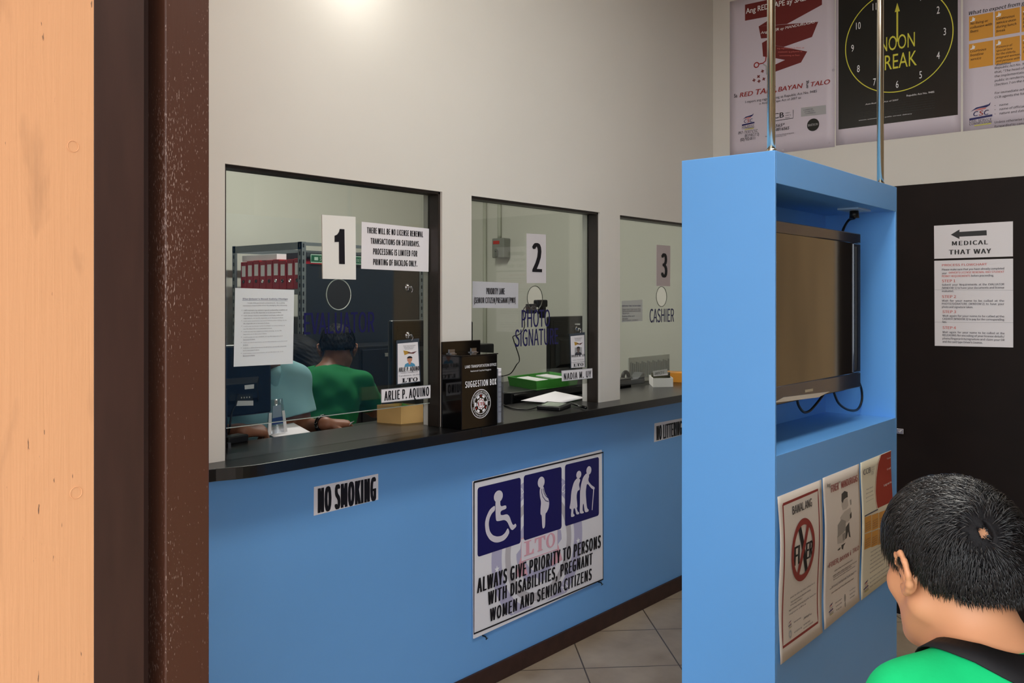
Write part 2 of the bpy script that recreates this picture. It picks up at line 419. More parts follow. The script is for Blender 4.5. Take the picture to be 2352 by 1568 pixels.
def scuffed_brown():
    m = bpy.data.materials.new('scuffed_brown_frame_paint'); m.use_nodes = True; nt = m.node_tree; b = nt.nodes['Principled BSDF']
    L = nt.links.new; N = nt.nodes.new
    g = N('ShaderNodeNewGeometry')
    def noise(sc, det=4):
        mp = N('ShaderNodeMapping'); mp.inputs['Scale'].default_value = sc; n = N('ShaderNodeTexNoise'); n.inputs['Scale'].default_value = 1; n.inputs['Detail'].default_value = det
        L(g.outputs['Position'], mp.inputs[0]); L(mp.outputs[0], n.inputs[0]); return n.outputs['Fac']
    fl = noise((520, 520, 130), 1); big = noise((9, 9, 1.7), 2)
    ad = N('ShaderNodeMath'); ad.operation = 'MULTIPLY_ADD'; L(big, ad.inputs[0]); ad.inputs[1].default_value = .42; L(fl, ad.inputs[2])
    cr = N('ShaderNodeValToRGB'); cr.color_ramp.elements[0].position = .905; cr.color_ramp.elements[0].color = (0, 0, 0, 1); cr.color_ramp.elements[1].position = .955; cr.color_ramp.elements[1].color = (1, 1, 1, 1)
    L(ad.outputs[0], cr.inputs[0])
    mx = N('ShaderNodeMix'); mx.data_type = 'RGBA'; mx.inputs['A'].default_value = lin('4b2b1e'); mx.inputs['B'].default_value = lin('8b736a'); L(cr.outputs[0], mx.inputs['Factor'])
    L(mx.outputs['Result'], b.inputs['Base Color']); b.inputs['Roughness'].default_value = .42
    bp = N('ShaderNodeBump'); bp.inputs['Strength'].default_value = .2; bp.inputs['Distance'].default_value = .002; L(noise((120, 120, 12)), bp.inputs['Height']); L(bp.outputs[0], b.inputs['Normal'])
    return m
SCUFF = scuffed_brown()
FRAMEB = mat('dark_brown_frame_paint', '3f2821', .45, .4, noise=((40, 40, 6), .2))

# ------------------------------------------------------------------ the room
WY = 2.341; WB = 2.441; CT = 1.049; XB = 4.482; WTOP = 1.927
OPEN = [(1.4446, 2.351), (2.5115, 3.381), (3.548, 4.40)]
CEILZ = 3.35
struct(obj('wall_left_lower', MB().box(.8326, XB+.1, WY, WB, 0, CT-.0365), BLUE))
mb = MB()
mb.box(.8326, 6.0, WY, WB, WTOP, CEILZ)
xs = [.8326]+[k for o in OPEN for k in o]+[6.0]
for i in range(0, len(xs), 2): mb.box(xs[i], xs[i+1], WY, WB, CT, WTOP)
struct(obj('wall_left', mb, WALL_W))
struct(obj('wall_office_side', MB().box(XB+.1, 6.0, WY, WB, 0, CT), OFFICE_W))
struct(obj('wall_back', MB().box(XB, XB+.1, -3, WY, 0, CEILZ), WALL_W))
struct(obj('wall_right', MB().box(.8326, XB+.1, -2.1, -2, 0, CEILZ), mat('bounce_cutting_brown', '6d5a48', .6, noise=((6, 6, 1), .2))))  # unseen wall, browned to cut light bounced onto the kiosk
struct(obj('ceiling', MB().box(.633, 6.1, -3.1, 5.6, CEILZ, CEILZ+.1), CEIL))
struct(obj('floor', MB().box(.633, XB+.1, -3.1, WB, -.1, 0), TILE))
struct(obj('floor_office', MB().box(.8326, 5.7, WB, 5.6, -.1, .15), mat('grey_office_floor', '77726a', .5)))
struct(obj('wall_office_back', MB().box(.8326, 5.7, 5.5, 5.6, .15, CEILZ), OFFICE_W))
struct(obj('wall_office_right', MB().box(5.6, 5.7, WB, 5.5, .15, CEILZ), OFFICE_W))
struct(obj('wall_office_left', MB().box(.7326, .8326, WY, 5.6, 0, CEILZ), OFFICE_W))
mb = MB().box(.633, .8326, 1.462, 4.2, 0, 3.6).box(.633, .8326, -.7, 1.462, 2.7, 3.6).box(.633, .8326, -3.4, -.7, 0, 3.6)
mb.box(-.45, .6329, 1.3985, 1.75, 0, 3.6)
for (u, v, r) in ((168, 336, .0085), (175, 1131, .009)):                # painted-over screw plugs
    p = on_y(u, v, 1.3985); pts = [(p.x+r*math.cos(2*PI*k/24), 1.3983, p.z+r*math.sin(2*PI*k/24)) for k in range(25)]
    mb.tube(pts, .0007, 6)
struct(obj('wall_entrance', mb, PEACH))
struct(obj('trim_1', MB().box(.6332, .7147, 1.3985, 1.40, 0, 2.7).box(.66, .7147, 1.40, 1.462, 0, 2.7), FRAMEB, bevel=.0012))
struct(obj('trim_2', MB().box(.7147, .751, 1.455, 1.462, 0, 2.7), FRAMEB))
struct(obj('trim_3', MB().box(.751, .8326, 1.3985, 1.462, 0, 2.7), SCUFF, bevel=.0025))
struct(obj('baseboard_left', MB().box(.8326, XB, WY-.012, WY, 0, .075), BASEB, bevel=.003))
struct(obj('ground_outside', MB().box(-14, .633, -14, 10, -.1, -.02), mat('outdoor_concrete', '9a948a', .85, noise=(1, .1))))
struct(obj('canopy_roof', MB().box(-1.6, .633, -4, 5, 3.6, 3.7), mat('canopy_soffit', 'b9b2a6', .8)))

# windows
HOLES = [(1.914, 1.542), (2.977, 1.531), (4.03, 1.540)]
GY = 2.398; GBOT = 1.136
for i, (x0, x1) in enumerate(OPEN):
    t = .010; mb = MB()
    mb.box(x0, x0+t, WY+.010, GY+.009, CT, WTOP).box(x1-t, x1, WY+.010, GY+.009, CT, WTOP).box(x0, x1, WY+.010, GY+.009, WTOP-t, WTOP)
    fr = obj('window_%d' % (i+1), mb, DKFRAME, bevel=.001); struct(fr)
    hx, hz = HOLES[i]; R = .052; n = 48
    loops = [[Vector((x0+t, GBOT, 0)), Vector((x1-t, GBOT, 0)), Vector((x1-t, WTOP-t, 0)), Vector((x0+t, WTOP-t, 0))],
             [Vector((hx+R*math.cos(2*PI*k/n), hz+R*math.sin(2*PI*k/n), 0)) for k in range(n)]]
    flat = [p for l in loops for p in l]; N = len(flat); tris = tessellate_polygon(loops); mb = MB()
    F = [tuple(q) for q in tris]+[tuple(N+k for k in q)[::-1] for q in tris]
    F += [(a, (a+1) % 4, N+(a+1) % 4, N+a) for a in range(4)]+[(4+a, 4+(a+1) % n, N+4+(a+1) % n, N+4+a) for a in range(n)]
    mb.add([(p.x, GY, p.y) for p in flat]+[(p.x, GY+.006, p.y) for p in flat], F)
    pane = obj('pane', mb, GLASS, parent=fr)
    m = mat('ground_glass_edge', 'b9c4bd', .3) if i == 0 else mat('dark_glass_edge', '4a4c42', .3)
    rim = [(hx+R*math.cos(2*PI*k/n), GY+.003, hz+R*math.sin(2*PI*k/n)) for k in range(n+1)]
    obj('hole_rim', MB().tube(rim, .0017, 6), m, parent=fr, smooth=True)
    if i == 0:
        obj('pane_edge', MB().box(x0+t, x1-t, GY-.0002, GY+.0062, GBOT-.002, GBOT), mat('ground_glass_edge', 'b9c4bd', .3), parent=fr)

# countertop
FY = 2.214; BY = 2.615
pts = [(.86, WY-.001), (1.06, WY-.03), (1.36, 2.262), (1.395, 2.245), (1.43, 2.220), (1.48, FY), (XB, FY), (XB, BY), (1.30, BY), (1.30, WB), (.86, WB)]
mb = MB().prism([(.86, WY-.001), (1.10, WY-.055), (1.36, 2.250), (1.39, 2.2385), (1.41, 2.2305), (1.43, 2.2235), (1.45, 2.2185), (1.47, 2.2155), (1.495, FY), (2.427, FY), (2.427, BY), (.86, BY)], CT-.036, CT)
mb2 = MB().prism([(2.4285, FY), (XB, FY), (XB, BY), (2.4285, BY)], CT-.036, CT)
ct = thing('countertop', 'long black laminate countertop running under the three service windows', 'countertop', (2.4, 2.4, CT-.036))
obj('slab', mb, BLACKTOP, ct, bevel=.002); obj('slab', mb2, BLACKTOP, ct, bevel=.002)

# back wall door
DX = 4.474
door = struct(obj('door_1', MB().box(DX, XB+.02, .42, 1.46, 0.005, 2.074), DOORB, bevel=.002))
p = on_x(2068, 990, DX); mb = MB().box(DX-.012, DX, p.y-.018, p.y+.018, p.z-.012, p.z+.014).box(DX-.03, DX-.012, p.y-.006, p.y+.004, p.z-.005, p.z+.006)
obj('latch', mb, SILVER, door, bevel=.002)
d2 = struct(obj('added_door', MB().box(DX, XB+.02, -.55, .41, .005, 2.074), WOOD, bevel=.002))  # unseen door, added for the television to reflect brown
obj('door_handle', MB().tube([(DX-.04, -.45, 1.0), (DX-.04, -.36, 1.0)], .009).tube([(DX, -.45, 1.0), (DX-.04, -.45, 1.0)], .009), SILVER, d2)

# ------------------------------------------------------------------ lamps: two unseen ceiling fills added, one wall bulb
def lamp_tube(name, label, c, L, axis, power, size_w=.10, wd=.12):
    t = thing(name, label, 'ceiling light', c)
    x, y, z = c; lx, ly = (L/2, wd/2) if axis == 'x' else (wd/2, L/2)
    obj('housing', MB().box(x-lx, x+lx, y-ly, y+ly, z-.03, z), mat('white_lamp_housing', 'e8e8e8', .4), t, bevel=.004)
    a, b = ((x-L/2+.04, y, z-.055), (x+L/2-.04, y, z-.055)) if axis == 'x' else ((x, y-L/2+.04, z-.055), (x, y+L/2-.04, z-.055))
    for q in ((0,) if wd < .2 else (-.25, -.08, .08, .25)): obj('tube', MB().tube([(a[0], a[1]+q, a[2]), (b[0], b[1]+q, b[2])], .018, 12), mat('fill_lamp_tube', 'fffaf0', .4, emit=6), t, smooth=True)
    d = bpy.data.lights.new('lamp', 'AREA'); d.shape = 'RECTANGLE'; d.size = L-.1 if axis == 'x' else size_w; d.size_y = size_w if axis == 'x' else L-.1
    d.energy = power; d.color = (1, .97, .9)
    o = bpy.data.objects.new('lamp_light', d); COL.objects.link(o); o.parent = t; o.location = (0, 0, -.08)
lamp_tube('added_ceiling_lamp', 'unseen added ceiling lamp filling the waiting area with light', (2.2, .7, CEILZ), 1.2, 'x', 20, .70, .75)  # out-of-view fill for the room, widened to soften shadows
lamp_tube('added_ceiling_lamp', 'unseen added ceiling lamp brightening the office behind the windows', (3.3, 3.9, CEILZ), 1.2, 'x', 40)  # out-of-view fill, added to brighten the office
wl = thing('wall_lamp', 'small white bulb lamp high on the wall above the first window', 'wall lamp', (1.9, WY, 2.72))
obj('socket', MB().tube([(1.9, WY, 2.74), (1.9, WY-.1, 2.74)], [.05, .03], 16), mat('white_lamp_housing', 'e8e8e8', .4), wl, smooth=True)
obj('bulb', MB().ball((1.9, WY-.17, 2.74), (.035, .06, .035)), mat('lamp_bulb', 'fffaf0', .4, emit=8), wl, smooth=True)
d = bpy.data.lights.new('lamp', 'POINT'); d.energy = 1.1; d.shadow_soft_size = .05; d.color = (1, .97, .9)
o = bpy.data.objects.new('bulb_light', d); COL.objects.link(o); o.parent = wl; o.location = (0, -.19, -.10)

# ------------------------------------------------------------------ signs on the window glass
PG = Plane('y', GY-.0006)
def px_sheet(name, label, cat, corners, m, plane=PG, thick=.0006, group=None, **k):
    sh = Sheet(plane); o = sh.body(name, corners, m, thick, **k); tag(o, label, cat, group); return sh
NUMS = 'numbered cards on the window glass'
sh = px_sheet('number_sign', 'white card with a black 1 on the first window', 'sign', [(738, 493), (815, 498), (816, 642), (740, 640)], CARD, thick=.004, group=NUMS)
sh.poly([(777.8, 525.8), (788.8, 526.5), (789.8, 606.4), (776.7, 605.7), (776.2, 555.2), (766.3, 555.6), (766.3, 541.4), (772, 538.6), (776.2, 532.7)], INK, nm='lettering'); sh.done()
sh = px_sheet('number_sign', 'white card with a black 2 on the second window', 'sign', [(1209, 536), (1253, 538.5), (1253.5, 650), (1209.5, 650)], mat('pale_grey_card', 'cfcbce', .6), thick=.002, group=NUMS)
sh.text('2', (1221, 624), (1243.5, 560), INK, .01, fat=.12, spacing=1.12); sh.done()
sh = px_sheet('number_sign', 'grey card with a black 3 on the third window', 'sign', [(1507.5, 562), (1539, 564.5), (1538.5, 657), (1507.3, 656.5)], mat('grey_card', 'b7abac', .6), thick=.002, group=NUMS)
sh.text('3', (1517, 636), (1531.7, 583), INK, .01, fat=.12, spacing=1.12); sh.done()

z1 = zoomer(500, 360, 2352/540)
sh = px_sheet('notice', 'white paper notice about license renewal on Saturdays, beside the card with the 1', 'notice', [(830.5, 509), (985, 525), (984, 624), (829.5, 617)], PAPER)
for bd, a, b in (('THERE WILL BE NO LICENSE RENEWAL', (1490, 762), (2052, 748)), ('TRANSACTIONS ON SATURDAYS.', (1527, 868), (2018, 845)),
                 ('PROCESSING IS LIMITED FOR', (1552, 975), (1993, 940)), ('PRINTING OF BACKLOG ONLY.', (1553, 1080), (1992, 1040))):
    sh.text(bd, z1(*a), z1(*b), INK, .01, fat=.085, spacing=1.12)
sh.done()

z7 = zoomer(520, 640, 1283/180)
sh = px_sheet('pledge_paper', 'pale printed sheet titled The Driver\'s Road Safety Pledge taped inside the first window', 'notice', [(540, 661), (675.5, 665.5), (672.5, 835), (536.5, 842)], mat('bluish_white_paper', 'dfe6ea', .7))
sh.text("The Driver's Road Safety Pledge", z7(258, 342), z7(998, 318), NAVY, .02)
sh.stroke([z7(258, 352), z7(998, 362)], .0007, NAVY)
for i, (bd, x0, y0, x1, y1) in enumerate((('I make this personal commitment.  As a safety', 335, 405, 950, 395), ('conscious responsible driver by pledging the following', 262, 446, 985, 436),
    ('I will maintain my vehicle in good roadworthy condition at', 275, 526, 990, 508), ('all times, as my life depends on it, because it does.', 275, 568, 893, 550),
    ('I will always observe and follow road laws, rules and', 275, 612, 920, 594), ('regulations, as my life depends on it, because it does.', 275, 655, 925, 637),
    ('I will wear and fasten my cycle helmet when riding, as my', 272, 698, 980, 680), ('life depends on it, because it does.', 272, 742, 700, 724),
    ('I will keep my Motor Cycle headlight on when riding, as', 272, 785, 950, 765), ('my life depends on it, because it does.', 272, 828, 742, 810),
    ('I will not use my cellphone when driving, as my life', 270, 873, 897, 850), ('depends on it, because it does.', 270, 916, 655, 898),
    ('I will buckle on my seatbelt, as my life depends on it', 270, 964, 912, 936), ('because it does.', 270, 1007, 465, 990),
    ('I will not drink and drive, as my life depends on it, because', 268, 1052, 990, 1020), ('it does.', 268, 1095, 352, 1080),
    ('I will be a defensive driver at all times, as my life depends', 265, 1142, 975, 1104), ('on it, because it does.', 265, 1184, 535, 1163),
    ('I will follow road speed limit, as my life depends on it,', 265, 1228, 925, 1192), ('because it does.', 265, 1272, 462, 1250))):
    sh.text(bd, z7(x0, y0), z7(x1, y1-9), INK2, .008)
    if bd.startswith('I will'): sh.ell(z7(x0-25, y0-10), .0009, .0009, INK2, n=10)
sh.done()

z3 = zoomer(980, 430, 3.92); z4 = zoomer(980, 700, 3.92)
sh = px_sheet('priority_lane_sign', 'pale paper reading PRIORITY LANE in the second window', 'sign', [z3(412, 845), z3(825, 862), z3(822, 1088), z3(412, 1085)], mat('grey_white_paper', 'bdbdc2', .7))
sh.text('PRIORITY LANE', z3(535, 962), z3(700, 908), INK, .01, fat=.085, spacing=1.12); sh.text('(SENIOR CITIZEN/PREGNANT/PWD)', z3(424, 1042), z3(798, 992), INK, .01, fat=.085, spacing=1.12); sh.done()
sh = px_sheet('notice', 'printed paper notice at the left edge of the third window', 'notice', [(1428, 691), (1475.5, 688), (1475.5, 737), (1428, 740)], mat('thin_grey_paper', 'b9bcb8', .7))
sh.text('OFFICIAL TIME TO PAY HERE', z4(1755, 16), z4(1925, 2), NAVY, .02)
for k in range(6):
    x1 = (1925, 1925, 1820, 1870, 1810, 1900)[k]; yy = (45, 62, 82, 108, 130, 145)[k]
    sh.text(filler(30 if x1 > 1900 else 14, k), z4(1760, yy), z4(x1, yy-16), INK2, .0)
sh.done()

# vinyl words on the glass
def vinyl(label, words):
    sh = Sheet(PG); sh.top = .0; t = thing('window_lettering', label, 'lettering', tuple(on_y(*words[0][1], GY)), 'window names in navy vinyl')
    for bd, a, b in words: sh.text(bd, a, b, VINYL, fat=.035)
    sh.done(parent=t)
vinyl('navy word EVALUATOR on the glass of the first window', [('EVALUATOR', (697.4, 768), (859.6, 716))])
vinyl('navy words PHOTO SIGNATURE on the glass of the second window', [('PHOTO', z4(852, 203), z4(1108, 42)), ('SIGNATURE', z4(792, 376), z4(1182, 208))])
vinyl('navy word CASHIER on the glass of the third window', [('CASHIER', (1491.5, 740.5), (1547.6, 708.5))])

# name plates, badges, suction cups
z8 = zoomer(860, 730, 2007/320)
PN = Plane('y', WY+.006)
PL = 'long white name plates'
def nameplate(label, body, corners, bl, tr, plane):
    sh = Sheet(plane); tag(sh.body('name_plate', corners, PAPER, .002), label, 'name plate', PL)
    sh.text(body, bl, tr, INK, .01, fat=.085, spacing=1.12)
    c = sh.c; q = [c[0], c[1], c[2], c[3], c[0]]
    sh.stroke(q, .002, mat('grey_tape', '8c9094', .4), px=False, nm='border'); sh.done()
nameplate('white name plate reading ARLIE P. AQUINO on the first window above the gold box', 'ARLIE P. AQUINO', [z8(95, 1030), z8(802, 965), z8(800, 1150), z8(98, 1222)], z8(135, 1192), z8(778, 988), PN)
nameplate('white name plate reading NADIA M. UY on the second window', 'NADIA M. UY', [z4(1212, 592), z4(1488, 570), z4(1490, 658), z4(1217, 687)], z4(1230, 676), z4(1475, 590), PN)
def badge(label, zf, pouch, card, name, nb, lto, face, shirt, pale):
    P = Plane('y', GY-.004); sh = Sheet(P); o = sh.body('id_badge', pouch, mat('badge_pouch_plastic', '3c4652', .2, .5), .0015, bevel=.0008); tag(o, label, 'badge', 'laminated badges on the glass')
    sh.poly(card, PAPER, nm='card')
    c0 = P.loc(*card[0]); c2 = P.loc(*card[2]); W = c2[0]-c0[0]; H = c0[1]-c2[1]
    f = lambda x, y: (c0[0]+x*W, c0[1]-y*H)
    for k in range(3): sh.text(filler(22, k), f(.24+.03*k, .075+.04*k), f(.78-.05*k, .05+.04*k), INK2, px=False)
    sh.poly([f(.25, .18), f(.42, .2), f(.6, .245), f(.83, .22), f(.7, .28), f(.5, .265), f(.3, .3)], mat('gold_print', 'b9913a', .5), px=False)
    sh.poly([f(.4, .22), f(.6, .245), f(.86, .215), f(.72, .275), f(.5, .265)], mat('maroon_print', '5b2f38', .5), px=False)
    if pale: sh.poly([f(.28, .36), f(.78, .36), f(.78, .6), f(.28, .6)], GREYP, px=False)
    cx = .53
    sh.poly([f(cx-.24, .6), f(cx-.2, .53), f(cx-.08, .5), f(cx+.08, .5), f(cx+.22, .54), f(cx+.26, .6)], shirt, px=False)
    a = f(cx, .42); sh.poly([f(cx-.06, .47), f(cx+.06, .47), f(cx+.05, .53), f(cx, .55), f(cx-.05, .53)], face, px=False)
    sh.ell(a, .115*W, .07*H, face, px=False)
    sh.ell((a[0], a[1]+.035*H), .12*W, .05*H, HAIR, px=False, a0=-.1, a1=PI+.1)
    sh.text(name, *nb, INK, .01, fat=.085, spacing=1.12); 
    for k, (a0, a1) in enumerate(((.13, .9), (.03, .97))):
        sh.text(('Evaluator / Releasing Clerk', 'Tandemm  DLRO')[k], f(a0, .76+.075*k), f(a1, .735+.07*k), INK2, .01, px=False)
    serif_lto(sh, *lto, INK); sh.done()
badge('laminated badge with a portrait and the name ARLIE P. AQUINO hung on the first window', z8, [z8(315, 325), z8(640, 292), z8(665, 920), z8(315, 968)], [z8(330, 370), z8(620, 345), z8(650, 910), z8(332, 950)],
      'ARLIE P. AQUINO', (z8(342, 778), z8(635, 690)), (z8(385, 930), z8(612, 850)), mat('portrait_skin', 'c98f74', .6), mat('portrait_shirt', '4f93b8', .6), False)
badge('laminated badge with a dim portrait and the name NADIA M. UY on the second window', z4, [z4(1285, 262), z4(1422, 245), z4(1428, 560), z4(1295, 575)], [z4(1293, 282), z4(1416, 270), z4(1421, 560), z4(1300, 567)],
      'NADIA M. UY', (z4(1300, 472), z4(1418, 440)), (z4(1315, 556), z4(1404, 522)), mat('portrait_skin_dim', '6d5e5a', .6), mat('portrait_shirt_dim', '3a3b44', .6), True)
def suction(label, u, v, hook=True):
    p = on_y(u, v, GY); t = thing('suction_cup', label, 'suction cup', tuple(p), 'clear suction cups on the glass')
    pr = [(.017, 0), (.016, .002), (.009, .005), (.005, .008), (.005, .013), (.0065, .016), (.003, .019)]
    mb = MB(); n = 20
    V = [(p.x+r*math.cos(2*PI*k/n), p.y-h, p.z+r*math.sin(2*PI*k/n)) for r, h in pr for k in range(n)]
    F = [(i*n+k, i*n+(k+1) % n, (i+1)*n+(k+1) % n, (i+1)*n+k) for i in range(len(pr)-1) for k in range(n)]+[tuple((len(pr)-1)*n+k for k in range(n))]
    mb.add(V, F); obj('cup', mb, CLEAR, t, smooth=True)
    pts = [(p.x+.011*math.sin(k*.42), p.y-.011, p.z-.012-.011*math.cos(k*.42)+.004) for k in range(1, 13)]
    obj('hook', MB().tube(pts, .0011, 6), SILVER, t, smooth=True)
suction('clear suction cup alone on the first window below the notice', 938, 660)
suction('clear suction cup holding the badge on the first window', 938.5, 770)
suction('clear suction cup holding the badge on the second window', 1327, 755)

# ------------------------------------------------------------------ signs on the blue wall
PW = Plane('y', WY-.0004)
sh = px_sheet('no_smoking_sign', 'white paper strip reading NO SMOKING on the blue wall below the first window', 'sign', [(721, 1118), (868.5, 1087.5), (868.5, 1147), (720.5, 1184)], PAPER, PW)
sh.text('NO SMOKING', (729, 1178), (863, 1095), INK, .01, fat=.11, spacing=1.12); sh.done()
sh = px_sheet('no_littering_sign', 'white paper strip reading NO LITTERING on the blue wall near the kiosk', 'sign', [(1503, 972), (1572, 959), (1572, 997), (1502, 1015)], PAPER, PW)
sh.text('NO LITTERING', (1507, 1011), (1565.5, 966), INK, .01, fat=.11, spacing=1.12); sh.done()

zp = zoomer(1060, 1010, 1134/340)
PB = Plane('y', WY-.004)
sh = Sheet(PB); tag(sh.body('priority_notice_board', [(1084, 1105), (1380, 1032.5), (1383, 1330), (1086, 1466)], PAPER, .006, bevel=.0008), 'white board with wheelchair, pregnant and elderly pictograms on the blue wall', 'sign')
FV = mat('faded_violet_print', 'b7b2cd', .6); FG = mat('faded_grey_print', 'bfb9bd', .6); FR = mat('faded_red_print', 'e3a9b6', .6)
cc = PB.loc(1237, 1254); R = (PB.loc(1341, 1217)[0]-PB.loc(1134, 1298)[0])/2
c0, c2 = sh.c[0], sh.c[2]
zlo = c2[1]+.012
def ring_clip(ri, ro, m):
    n = 96; V = []
    k0 = None
    a = [2*PI*i/n for i in range(n+1)]
    pts_o = [(cc[0]+ro*math.cos(t), max(zlo, cc[1]+ro*math.sin(t))) for t in a]; pts_i = [(cc[0]+ri*math.cos(t), max(zlo, cc[1]+ri*math.sin(t))) for t in a]
    mb, d = sh._layer(m, 'print'); V = []
    for p, q in zip(pts_o, pts_i): V += [sh.P(*p, d), sh.P(*q, d)]
    mb.add(V, [(2*i, 2*i+2, 2*i+3, 2*i+1) for i in range(n)])
ring_clip(R*.80, R, FV); ring_clip(R*.62, R*.73, FG); 
gear = []
for k in range(48):
    r = R*(.50 if (k % 6) < 3 else .42); t = 2*PI*k/48; gear.append((cc[0]+r*math.cos(t), cc[1]+r*math.sin(t)))
sh.poly([gear, [(cc[0]+R*.33*math.cos(-t*2*PI/24), cc[1]+R*.33*math.sin(-t*2*PI/24)) for t in range(24)]], FV, px=False)
for a in (PI/2, PI/2+2*PI/3, PI/2+4*PI/3):
    e = lambda r, t: (cc[0]+R*r*math.cos(a+t), cc[1]+R*r*math.sin(a+t))
    sh.poly([e(.60, 0), e(.42, .38), e(.36, .0), e(.42, -.38)], FR, px=False)
bw, bh = R*.40, R*.155; q = [(cc[0]-bw, cc[1]-bh+.01), (cc[0]+bw, cc[1]-bh+.01), (cc[0]+bw, cc[1]+bh+.01), (cc[0]-bw, cc[1]+bh+.01)]
sh.poly(q, mat('white_board_print', 'e9e2e8', .6), px=False); sh.stroke(q+[q[0]], .004, mat('faded_red_line', 'e3a9b6', .6), px=False)
serif_lto(sh, (cc[0]-bw*.86, cc[1]-bh*.6+.01), (cc[0]+bw*.86, cc[1]+bh*.65+.01), FR, px=False)
sh.arc('LAND TRANSPORTATION OFFICE', cc, R*.9, R*.12, PI/2, WHITE, nm='print')
sh.arc('COMMUNICATIONS AND', cc, R*.9, R*.12, -PI/2+.05, WHITE, inward=True, zmin=zlo+.004, nm='print')
for a in (PI+.12, -.12):
    o = (cc[0]+R*.9*math.cos(a), cc[1]+R*.9*math.sin(a)); sh.poly([(o[0]+(.016 if k % 2 == 0 else .0065)*math.sin(k*PI/5), o[1]+(.016 if k % 2 == 0 else .0065)*math.cos(k*PI/5)) for k in range(10)], WHITE, px=False)
def rpanel(a, b, k, r=.012):
    (x0, z0), (x1, z1_) = PB.loc(*zp(*a)), PB.loc(*zp(*b)); P = []
    for cx, cz, s0 in ((x1-r, z1_-r, 0), (x0+r, z1_-r, PI/2), (x0+r, z0+r, PI), (x1-r, z0+r, 1.5*PI)):
        P += [(cx+r*math.cos(s0+k*PI/12), cz+r*math.sin(s0+k*PI/12)) for k in range(7)]
    sh.poly(P, NAVY, px=False, nm='pictogram_panel#%d' % k)
for k, (a, b) in enumerate((((113, 895), (444, 285)), ((467, 770), (757, 203)), ((783, 660), (1043, 128)))): rpanel(a, b, k)
pic = mat('pale_pictogram_print', 'dcd5de', .6)
def chaikin(L, n=2):
    for _ in range(n):
        o = []
        for i in range(len(L)):
            (ax, ay), (bx, by) = L[i], L[(i+1) % len(L)]; o += [(ax*.8+bx*.2, ay*.8+by*.2), (ax*.2+bx*.8, ay*.2+by*.8)]
        L = o
    return L
ZP = lambda L: [zp(*k) for k in (chaikin(L) if len(L) > 8 else L)]
PK = 0
def zell(c, rx, ry, m=pic):
    a, b = PB.loc(*zp(*c)), PB.loc(*zp(c[0]+rx, c[1])); d = PB.loc(*zp(c[0], c[1]-ry)); sh.ell(a, abs(b[0]-a[0]), abs(d[1]-a[1]), m, px=False, nm='pictogram#%d' % PK)
zell((272, 430), 34, 45)
sh.poly(ZP([(248, 452), (286, 450), (287, 510), (331, 496), (335, 524), (288, 542), (289, 578), (350, 562), (382, 655), (405, 636), (412, 660), (372, 697), (333, 606), (262, 622), (252, 608)]), pic, nm='pictogram#%d' % PK)
sh.poly(ZP([(246, 497), (205, 530), (178, 590), (168, 640), (176, 712), (205, 762), (240, 782), (272, 783), (315, 767), (340, 740), (358, 705), (345, 668), (322, 712), (295, 733), (262, 738), (228, 728), (205, 695), (197, 640), (205, 595), (222, 560), (246, 538)]), pic, nm='pictogram#%d' % PK)
PK = 1; zell((600, 322), 26, 42)
sh.poly(ZP([(596, 350), (618, 352), (628, 405), (655, 445), (662, 482), (657, 520), (642, 553), (632, 560), (630, 660), (618, 678), (608, 668), (604, 572), (594, 570), (595, 520), (600, 478), (590, 430), (588, 385)]), pic, nm='pictogram#%d' % PK)
sh.stroke(ZP([(605, 372), (604, 400), (612, 432), (634, 464), (656, 470)]), .0035, NAVY, nm='arm_outline'); sh.stroke(ZP([(616, 370), (622, 405), (634, 426), (656, 444)]), .0035, NAVY, nm='arm_outline')
PK = 2; zell((888, 264), 19, 29); zell((965, 232), 19, 32)
sh.poly(ZP([(876, 288), (902, 300), (888, 340), (897, 378), (878, 388), (870, 430), (878, 512), (871, 518), (880, 548), (892, 553), (890, 566), (868, 570), (858, 520), (848, 522), (845, 562), (857, 573), (851, 584), (826, 590), (832, 525), (815, 525), (826, 470), (830, 395), (850, 320)]), pic, nm='pictogram#%d' % PK)
sh.poly(ZP([(946, 252), (970, 266), (958, 310), (985, 345), (1012, 362), (1006, 380), (985, 371), (950, 325), (940, 400), (950, 520), (965, 533), (960, 548), (933, 553), (925, 480), (918, 500), (917, 540), (928, 551), (922, 560), (894, 562), (897, 480), (897, 400), (905, 340), (920, 285)]), pic, nm='pictogram#%d' % PK)
sh.poly(ZP([(999, 372), (1006, 372), (993, 535), (987, 535)]), pic, nm='pictogram#%d' % PK)
sh.text('ALWAYS GIVE PRIORITY TO PERSONS', zp(105, 1172), zp(1055, 725), INK, .01, fat=.12, spacing=1.12, shear=.06)
sh.text('WITH DISABILITIES, PREGNANT', zp(190, 1262), zp(992, 860), INK, .01, fat=.12, spacing=1.12, shear=.06)
sh.text('WOMEN AND SENIOR CITIZENS', zp(205, 1388), zp(985, 980), INK, .01, fat=.12, spacing=1.12, shear=.06)
q = [(c0[0]+.003, c0[1]-.003), (c2[0]-.003, c0[1]-.003), (c2[0]-.003, c2[1]+.003), (c0[0]+.003, c2[1]+.003)]
sh.stroke(q+[q[0]], .007, INK, px=False, nm='border'); sh.done()
for u, v, l in ((1108, 1459, 'small bent nail under the lower left corner of the priority board'), (1374, 1336, 'small bent nail under the lower right corner of the priority board')):
    p = on_y(u, v, WY); tag(obj('nail', MB().tube([(p.x, WY, p.z), (p.x, WY-.016, p.z), (p.x+.003, WY-.02, p.z-.008)], .003, 8).tube([(p.x+.003, WY-.0195, p.z-.008), (p.x+.0035, WY-.0215, p.z-.010)], .006, 10), mat('dark_nail', '20343f', .4, metal=.6)), l, 'nail', 'nails under the priority board')

